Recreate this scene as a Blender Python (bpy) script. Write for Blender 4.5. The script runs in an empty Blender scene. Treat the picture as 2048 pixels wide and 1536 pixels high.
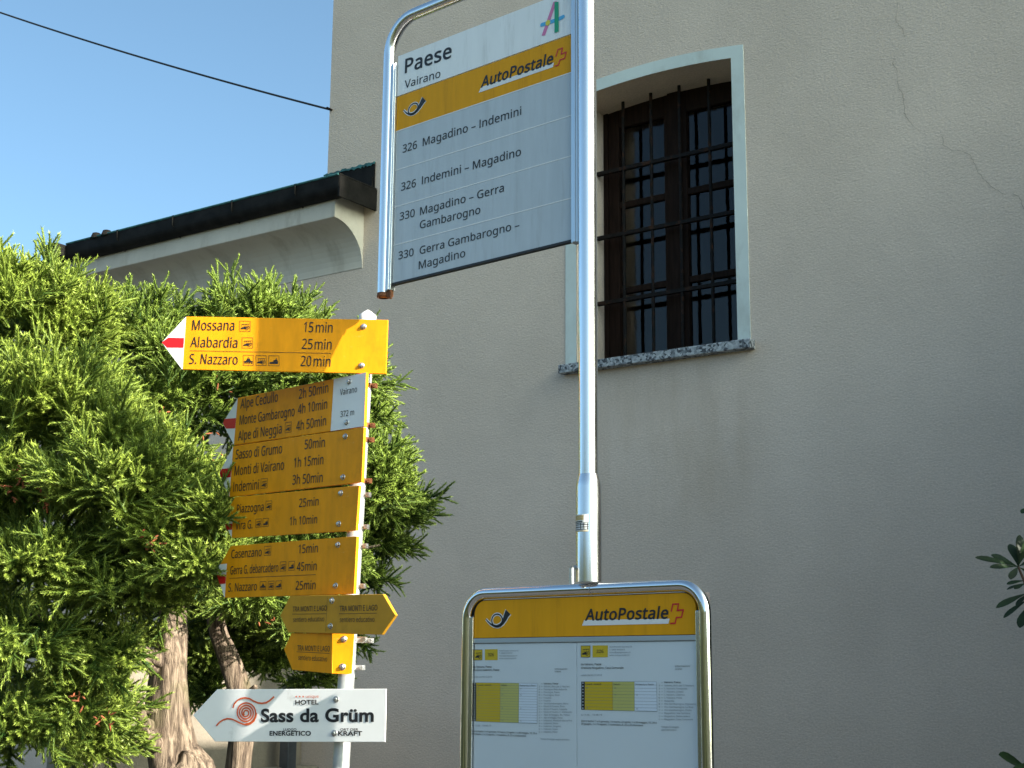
import bpy, math, random
import numpy as np
from mathutils import Matrix, Vector

# ---------------------------------------------------------------- camera, sky, sun, exposure
SC = bpy.context.scene
COL = SC.collection
R = math.radians
EYE = 1.65
FPX = 2876.55                     # focal length in pixels of a 2048 px wide frame
PITCH, ROLL = R(11.578), R(0.448)
YAW_STOP, YAW_WALL = R(49.04), R(54.63)   # how far left of straight ahead the stop sign and the facade run
SUN_AZ, SUN_EL = 124.0, 26.0

cam = bpy.data.cameras.new('camera')
cam.sensor_width = 36.0
cam.lens = FPX / 2048 * 36
cam.clip_start = 0.05
cam.clip_end = 2000
camo = bpy.data.objects.new('camera', cam)
COL.objects.link(camo)
camo.matrix_world = Matrix.Translation((0, 0, EYE)) @ Matrix.Rotation(math.pi/2 + PITCH, 4, 'X') @ Matrix.Rotation(ROLL, 4, 'Z')
SC.camera = camo

W = bpy.data.worlds.new('World')
SC.world = W
W.use_nodes = True
wn = W.node_tree
bgn = wn.nodes['Background']
sky = wn.nodes.new('ShaderNodeTexSky')
sky.sky_type = 'NISHITA'
sky.sun_disc = False
sky.sun_elevation = R(SUN_EL)
sky.sun_rotation = R(SUN_AZ)
sky.altitude = 400
sky.air_density = 0.5
sky.dust_density = 3.6
sky.ozone_density = 1.0
wb = wn.nodes.new('ShaderNodeMixRGB')           # the camera's slightly cyan white balance of the sky
wb.blend_type = 'MULTIPLY'; wb.inputs[0].default_value = 1; wb.inputs[2].default_value = (.86, 1.06, .94, 1)
wn.links.new(sky.outputs[0], wb.inputs[1]); wn.links.new(wb.outputs[0], bgn.inputs[0])
bgn.inputs[1].default_value = 0.10

sl = bpy.data.lights.new('sun', 'SUN')
sl.energy = 3.1
sl.angle = R(0.53)
sl.color = (1.0, 0.93, 0.82)
so = bpy.data.objects.new('sun', sl)
COL.objects.link(so)
sd = Vector((math.sin(R(SUN_AZ))*math.cos(R(SUN_EL)), math.cos(R(SUN_AZ))*math.cos(R(SUN_EL)), math.sin(R(SUN_EL))))
so.rotation_euler = sd.to_track_quat('Z', 'Y').to_euler()
so.location = (6, -4, 12)

SC.view_settings.view_transform = 'Standard'
SC.view_settings.look = 'None'
SC.view_settings.gamma = 1
SC.view_settings.exposure = 1.95
SC.cycles.max_bounces = 8
SC.cycles.use_denoising = True

random.seed(7)
rng = np.random.default_rng(7)

# ---------------------------------------------------------------- surveying: the photo's rays meet real planes
CAM = np.array([0, 0, EYE])
def ray(px, py):
    a, b = px-1024, py-768
    u = a*math.cos(ROLL)+b*math.sin(ROLL); v = -a*math.sin(ROLL)+b*math.cos(ROLL)
    x, y = u/FPX, -v/FPX
    return np.array([x, math.cos(PITCH)-y*math.sin(PITCH), math.sin(PITCH)+y*math.cos(PITCH)])
def at_depth(px, py, d):
    r = ray(px, py)
    return CAM + r*d/r[1]
class Plane:
    """a vertical board plane: x runs right along it, y into it, z up; origin O"""
    def __init__(s, O, yaw):
        s.O = np.array(O, float); s.yaw = yaw
        s.x = np.array([math.sin(yaw), -math.cos(yaw), 0]); s.n = np.array([math.cos(yaw), math.sin(yaw), 0])
        s.rotz = yaw - math.pi/2
    def at(s, px, py, off=0.0):
        r = ray(px, py); P = s.O + s.n*off
        t = ((P-CAM) @ s.n)/(r @ s.n)
        q = CAM + r*t - P
        return np.array([q @ s.x, q[2]])
    def pts(s, ps, off=0.0):
        return [tuple(s.at(a, b, off)) for a, b in ps]

# ---------------------------------------------------------------- objects
def obj(name, me, mat=None, parent=None, label=None, cat=None, group=None, kind=None):
    o = bpy.data.objects.new(name, me)
    COL.objects.link(o)
    if me is not None and mat is not None:
        for m in (mat if isinstance(mat, (list, tuple)) else [mat]):
            me.materials.append(m)
    if parent is not None: o.parent = parent
    tag(o, label, cat, group, kind)
    return o
def tag(o, label=None, cat=None, group=None, kind=None):
    if label: o['label'] = label
    if cat: o['category'] = cat
    if group: o['group'] = group
    if kind: o['kind'] = kind
    return o
def thing(name, label, cat, loc=(0, 0, 0), rotz=0, group=None):
    o = bpy.data.objects.new(name, None)
    COL.objects.link(o)
    o.empty_display_size = 0.1
    o.location = Vector([float(c) for c in loc]); o.rotation_euler = (0, 0, rotz)
    return tag(o, label, cat, group)

class MB:
    """collects vertices and faces of one mesh"""
    def __init__(s): s.v = []; s.f = []; s.m = []; s.sm = []
    def add(s, vs, fs, mi=0, smooth=False):
        b = len(s.v)
        s.v += [tuple(map(float, v)) for v in vs]
        s.f += [tuple(b+i for i in f) for f in fs]
        s.m += [mi]*len(fs); s.sm += [smooth]*len(fs)
        return s
    def box(s, x0, x1, y0, y1, z0, z1, mi=0):
        v = [(x, y, z) for z in (z0, z1) for y in (y0, y1) for x in (x0, x1)]
        return s.add(v, [(0, 2, 3, 1), (4, 5, 7, 6), (0, 1, 5, 4), (2, 6, 7, 3), (0, 4, 6, 2), (1, 3, 7, 5)], mi)
    def prism(s, poly, y0, y1, mi=0):
        """outline in x,z (counter-clockwise seen from -y) given depth y0 (front) .. y1"""
        a = sum(poly[i][0]*poly[(i+1) % len(poly)][1]-poly[(i+1) % len(poly)][0]*poly[i][1] for i in range(len(poly)))
        if a < 0: poly = poly[::-1]
        n = len(poly)
        v = [(p[0], y0, p[1]) for p in poly]+[(p[0], y1, p[1]) for p in poly]
        f = [tuple(range(n)), tuple(range(2*n-1, n-1, -1))]
        f += [(i, n+i, n+(i+1) % n, (i+1) % n) for i in range(n)]
        return s.add(v, f, mi)
    def sheet(s, poly, y, mi=0):
        a = sum(poly[i][0]*poly[(i+1) % len(poly)][1]-poly[(i+1) % len(poly)][0]*poly[i][1] for i in range(len(poly)))
        if a < 0: poly = poly[::-1]
        return s.add([(p[0], y, p[1]) for p in poly], [tuple(range(len(poly)))], mi)
    def tube(s, path, rad, n=12, caps=True, mi=0, smooth=True):
        P = [Vector(p) for p in path]
        rs = rad if isinstance(rad, (list, tuple)) else [rad]*len(P)
        T = []
        for i in range(len(P)):
            t = (P[min(i+1, len(P)-1)]-P[max(i-1, 0)])
            T.append(t.normalized())
        up = Vector((0, 0, 1)) if abs(T[0].z) < .9 else Vector((1, 0, 0))
        a = T[0].cross(up).normalized()
        v = []
        for i in range(len(P)):
            a = (a - T[i]*a.dot(T[i])).normalized(); b = T[i].cross(a)
            for k in range(n):
                q = 2*math.pi*k/n
                v.append(P[i]+(a*math.cos(q)+b*math.sin(q))*rs[i])
        f = [(i*n+k, i*n+(k+1) % n, (i+1)*n+(k+1) % n, (i+1)*n+k) for i in range(len(P)-1) for k in range(n)]
        s.add(v, f, mi, smooth)
        if caps:
            m = len(P)-1
            s.add(v[:n], [tuple(range(n-1, -1, -1))], mi); s.add(v[m*n:], [tuple(range(n))], mi)
        return s
    def ribbon(s, path, w, y, mi=0):
        """flat line of width w in the x,z plane"""
        P = [np.array(p, float) for p in path]
        L, Rr = [], []
        ws = w if isinstance(w, (list, tuple)) else [w]*len(P)
        for i in range(len(P)):
            t = P[min(i+1, len(P)-1)]-P[max(i-1, 0)]; t /= max(1e-9, np.hypot(*t)); n = np.array([-t[1], t[0]])
            k = 1.0
            if 0 < i < len(P)-1:
                t1 = P[i]-P[i-1]; t1 /= max(1e-9, np.hypot(*t1)); k = 1/max(.5, abs(t1 @ t))
            L.append(P[i]+n*ws[i]/2*k); Rr.append(P[i]-n*ws[i]/2*k)
        v = [(p[0], y, p[1]) for p in L]+[(p[0], y, p[1]) for p in Rr]
        n = len(P)
        return s.add(v, [(i, n+i, n+i+1, i+1) for i in range(n-1)], mi)
    def lathe(s, prof, org=(0, 0, 0), axis='y', n=16, mi=0, smooth=True):
        v = []
        for r, h in prof:
            for k in range(n):
                q = 2*math.pi*k/n
                c, d = r*math.cos(q), r*math.sin(q)
                v.append({'y': (org[0]+c, org[1]+h, org[2]+d), 'z': (org[0]+c, org[1]+d, org[2]+h), 'x': (org[0]+h, org[1]+c, org[2]+d)}[axis])
        f = [(i*n+k, i*n+(k+1) % n, (i+1)*n+(k+1) % n, (i+1)*n+k) for i in range(len(prof)-1) for k in range(n)]
        return s.add(v, f, mi, smooth)
    def mesh(s, name):
        me = bpy.data.meshes.new(name)
        me.from_pydata(s.v, [], s.f)
        me.polygons.foreach_set('material_index', s.m)
        me.polygons.foreach_set('use_smooth', s.sm)
        me.update()
        return me
    def build(s, name, mat, parent=None, **k):
        return obj(name, s.mesh(name), mat, parent, **k)
def bevel(o, w, seg=2):
    m = o.modifiers.new('bevel', 'BEVEL'); m.width = w; m.segments = seg; m.limit_method = 'ANGLE'
    return o
def arc(cx, cz, r, a0, a1, n=8):
    return [(cx+r*math.cos(R(a0+(a1-a0)*i/n)), cz+r*math.sin(R(a0+(a1-a0)*i/n))) for i in range(n+1)]

# ---------------------------------------------------------------- materials
def mat(name, col, rough=.6, metal=0.0, var=0.0, vscale=6.0, bump=0.0, bscale=40.0, bdist=.002, col2=None, rvar=0.0, spec=.5, coat=0.0, stretch=(1, 1, 1), detail=5):
    m = bpy.data.materials.new(name); m.use_nodes = True
    nt = m.node_tree; b = nt.nodes['Principled BSDF']
    b.inputs['Base Color'].default_value = (*col, 1); b.inputs['Roughness'].default_value = rough
    b.inputs['Metallic'].default_value = metal; b.inputs['Specular IOR Level'].default_value = spec
    b.inputs['Coat Weight'].default_value = coat
    tc = nt.nodes.new('ShaderNodeTexCoord'); mp = nt.nodes.new('ShaderNodeMapping')
    mp.inputs['Scale'].default_value = stretch
    nt.links.new(tc.outputs['Object'], mp.inputs[0])
    if var or col2 or rvar:
        n = nt.nodes.new('ShaderNodeTexNoise'); n.inputs['Scale'].default_value = vscale; n.inputs['Detail'].default_value = detail
        n.inputs['Roughness'].default_value = .65
        nt.links.new(mp.outputs[0], n.inputs['Vector'])
        if var or col2:
            r = nt.nodes.new('ShaderNodeValToRGB')
            c2 = col2 or tuple(max(0, c*(1-var)) for c in col)
            c1 = col if col2 else tuple(min(1, c*(1+var)) for c in col)
            r.color_ramp.elements[0].position = .35; r.color_ramp.elements[0].color = (*c2, 1)
            r.color_ramp.elements[1].position = .65; r.color_ramp.elements[1].color = (*c1, 1)
            nt.links.new(n.outputs['Fac'], r.inputs[0]); nt.links.new(r.outputs[0], b.inputs['Base Color'])
        if rvar:
            q = nt.nodes.new('ShaderNodeMapRange')
            q.inputs['To Min'].default_value = max(0.02, rough-rvar); q.inputs['To Max'].default_value = rough+rvar
            nt.links.new(n.outputs['Fac'], q.inputs[0]); nt.links.new(q.outputs[0], b.inputs['Roughness'])
    if bump:
        n2 = nt.nodes.new('ShaderNodeTexNoise'); n2.inputs['Scale'].default_value = bscale; n2.inputs['Detail'].default_value = 4
        nt.links.new(mp.outputs[0], n2.inputs['Vector'])
        bp = nt.nodes.new('ShaderNodeBump'); bp.inputs['Strength'].default_value = bump; bp.inputs['Distance'].default_value = bdist
        nt.links.new(n2.outputs['Fac'], bp.inputs['Height']); nt.links.new(bp.outputs[0], b.inputs['Normal'])
    return m

M = {}
M['yellow'] = mat('yellow_sign_paint', (.79, .308, .005), .5, spec=.2, var=.10, vscale=7, stretch=(3, 1, .8), bump=.15, bscale=14, bdist=.002, rvar=.08)
M['yellow_faded'] = mat('faded_yellow_sign_paint', (.58, .29, .02), .5, spec=.25, var=.07, vscale=12, bump=.1, bscale=16, rvar=.08)
M['post_yellow'] = mat('postal_yellow', (.76, .34, .006), .5, spec=.18, var=.05, vscale=5, stretch=(6, 1, .7))
M['white'] = mat('white_sign_paint', (.78, .78, .77), .4, var=.03, vscale=7)
M['plate_white'] = mat('white_plate', (.86, .87, .87), .4, var=.03, vscale=5, stretch=(5, 1, .8))
M['plate_grey'] = mat('light_grey_plate', (.50, .545, .585), .42, var=.05, vscale=5, stretch=(6, 1, .8))
M['red'] = mat('red_sign_paint', (.60, .008, .012), .42, var=.05)
M['ink'] = mat('black_ink', (.012, .012, .014), .5)
M['ink_soft'] = mat('weathered_black_ink', (.05, .032, .012), .5)
M['ink_grey'] = mat('grey_ink', (.16, .19, .23), .5)
M['orange'] = mat('orange_ink', (.62, .10, .022), .5)
M['pink'] = mat('pink_ink', (.66, .20, .40), .45)
M['green'] = mat('green_ink', (.01, .34, .17), .45)
M['blue'] = mat('blue_ink', (.08, .42, .74), .45)
M['lemon'] = mat('lemon_ink', (.72, .62, .06), .45)
M['paper'] = mat('timetable_paper', (.70, .76, .80), .6, var=.02)
M['paper_blue'] = mat('pale_blue_print', (.74, .82, .92), .6)
M['paper_yellow'] = mat('yellow_print', (.66, .47, .015), .6)
M['paper_lime'] = mat('pale_yellow_print', (.56, .54, .16), .6)
M['chrome'] = mat('brushed_steel', (.78, .78, .79), .22, 1.0, rvar=.10, vscale=26, stretch=(1, 1, .2), bump=.04, bscale=9, bdist=.002)
M['chrome_bright'] = mat('polished_steel', (.80, .80, .81), .10, 1.0, rvar=.04, vscale=25)
M['alu'] = mat('matt_aluminium', (.62, .64, .66), .38, 1.0, rvar=.06, vscale=20)
M['galv'] = mat('galvanised_steel', (.55, .56, .56), .46, .55, var=.12, vscale=22, rvar=.1, bump=.1, bscale=60, bdist=.001)
M['bolt'] = mat('zinc_bolt', (.55, .54, .52), .35, .9, var=.15, vscale=90)
M['rust'] = mat('rusty_clamp', (.20, .075, .03), .7, .3, var=.35, vscale=60)
M['rust_bright'] = mat('bright_rust', (.55, .20, .03), .8, 0, var=.4, vscale=70)
M['dark'] = mat('dark_gap', (.02, .02, .022), .6)
M['copper'] = mat('blackened_copper', (.011, .010, .009), .7, 0, spec=.15, var=.5, vscale=8, bump=.2, bscale=25)
M['patina'] = mat('green_copper_patina', (.035, .13, .13), .6, .1, var=.4, vscale=18)
M['iron'] = mat('black_iron', (.009, .008, .008), .7, 0, spec=.15, var=.4, vscale=40)
M['wood'] = mat('dark_brown_window_wood', (.018, .0095, .0065), .75, spec=.12, var=.35, vscale=10, stretch=(6, 6, .6), bump=.2, bscale=60)
M['cable'] = mat('black_cable', (.012, .012, .013), .6)
M['trim'] = mat('pale_grey_trim_paint', (.60, .665, .64), .75, var=.05, vscale=3, bump=.25, bscale=90, bdist=.001)
M['render_smooth'] = mat('smooth_cornice_plaster', (.58, .54, .47), .85, var=.07, vscale=2.2, bump=.3, bscale=30, bdist=.003)
M['render_lit'] = mat('garden_wall_plaster', (.25, .215, .165), .9, var=.12, vscale=5, bump=.7, bscale=45, bdist=.006)
M['asphalt'] = mat('asphalt', (.05, .05, .052), .9, var=.2, vscale=3, bump=.4, bscale=120, bdist=.004)
M['kerb'] = mat('old_asphalt_pavement', (.05, .05, .05), .8, var=.15, vscale=20, bump=.3)
M['earth'] = mat('grassy_ground', (.07, .08, .035), .95, var=.4, vscale=.8, bump=.5, bscale=10, bdist=.03)
M['bank_green'] = mat('added_bank_green', (.055, .065, .024), .95, var=.5, vscale=.12, bump=.8, bscale=.4, bdist=1.5)
M['rooftile'] = mat('dark_roof_tiles', (.016, .014, .013), .85, spec=.15, var=.4, vscale=12)

def grime(m, col, scale, lo, hi, amt, stretch=(1, 1, 1), detail=7):
    """specks, smears and rain marks of dirt lying on a painted face"""
    nt = m.node_tree; b = nt.nodes['Principled BSDF']; s = b.inputs['Base Color']
    tc = nt.nodes.new('ShaderNodeTexCoord'); mp = nt.nodes.new('ShaderNodeMapping'); mp.inputs['Scale'].default_value = stretch; mp.inputs['Location'].default_value = (3.1, 1.7, .4)
    nt.links.new(tc.outputs['Object'], mp.inputs[0])
    n = nt.nodes.new('ShaderNodeTexNoise'); n.inputs['Scale'].default_value = scale; n.inputs['Detail'].default_value = detail; n.inputs['Roughness'].default_value = .7
    nt.links.new(mp.outputs[0], n.inputs['Vector'])
    r = nt.nodes.new('ShaderNodeMapRange'); r.inputs['From Min'].default_value = lo; r.inputs['From Max'].default_value = hi; r.inputs['To Max'].default_value = amt
    nt.links.new(n.outputs['Fac'], r.inputs[0])
    x = nt.nodes.new('ShaderNodeMixRGB'); x.inputs[2].default_value = (*col, 1); nt.links.new(r.outputs[0], x.inputs[0])
    if s.links: nt.links.new(s.links[0].from_socket, x.inputs[1])
    else: x.inputs[1].default_value = s.default_value
    nt.links.new(x.outputs[0], s)
for k in ('yellow', 'yellow_faded'):
    grime(M[k], (.22, .085, .012), 11, .58, .76, .32, (1, 1, .8)); grime(M[k], (.85, .55, .22), 34, .65, .74, .4, (.6, 1, 1.4))
grime(M['white'], (.36, .34, .29), 13, .58, .76, .5); grime(M['plate_white'], (.42, .42, .40), 5, .55, .75, .45, (5, 1, .6)); grime(M['plate_grey'], (.27, .28, .28), 6, .55, .75, .4, (6, 1, .6))
grime(M['post_yellow'], (.40, .16, .01), 5, .55, .75, .45, (7, 1, .5)); grime(M['trim'], (.36, .36, .32), 4, .52, .72, .55, (1, 1, .5)); grime(M['render_smooth'], (.33, .29, .23), 2.6, .5, .72, .6, (2.5, 1, .7))
grime(M['galv'], (.22, .16, .11), 16, .56, .72, .5, (1, 1, .4)); grime(M['iron'], (.07, .028, .012), 18, .52, .66, .7)

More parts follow.
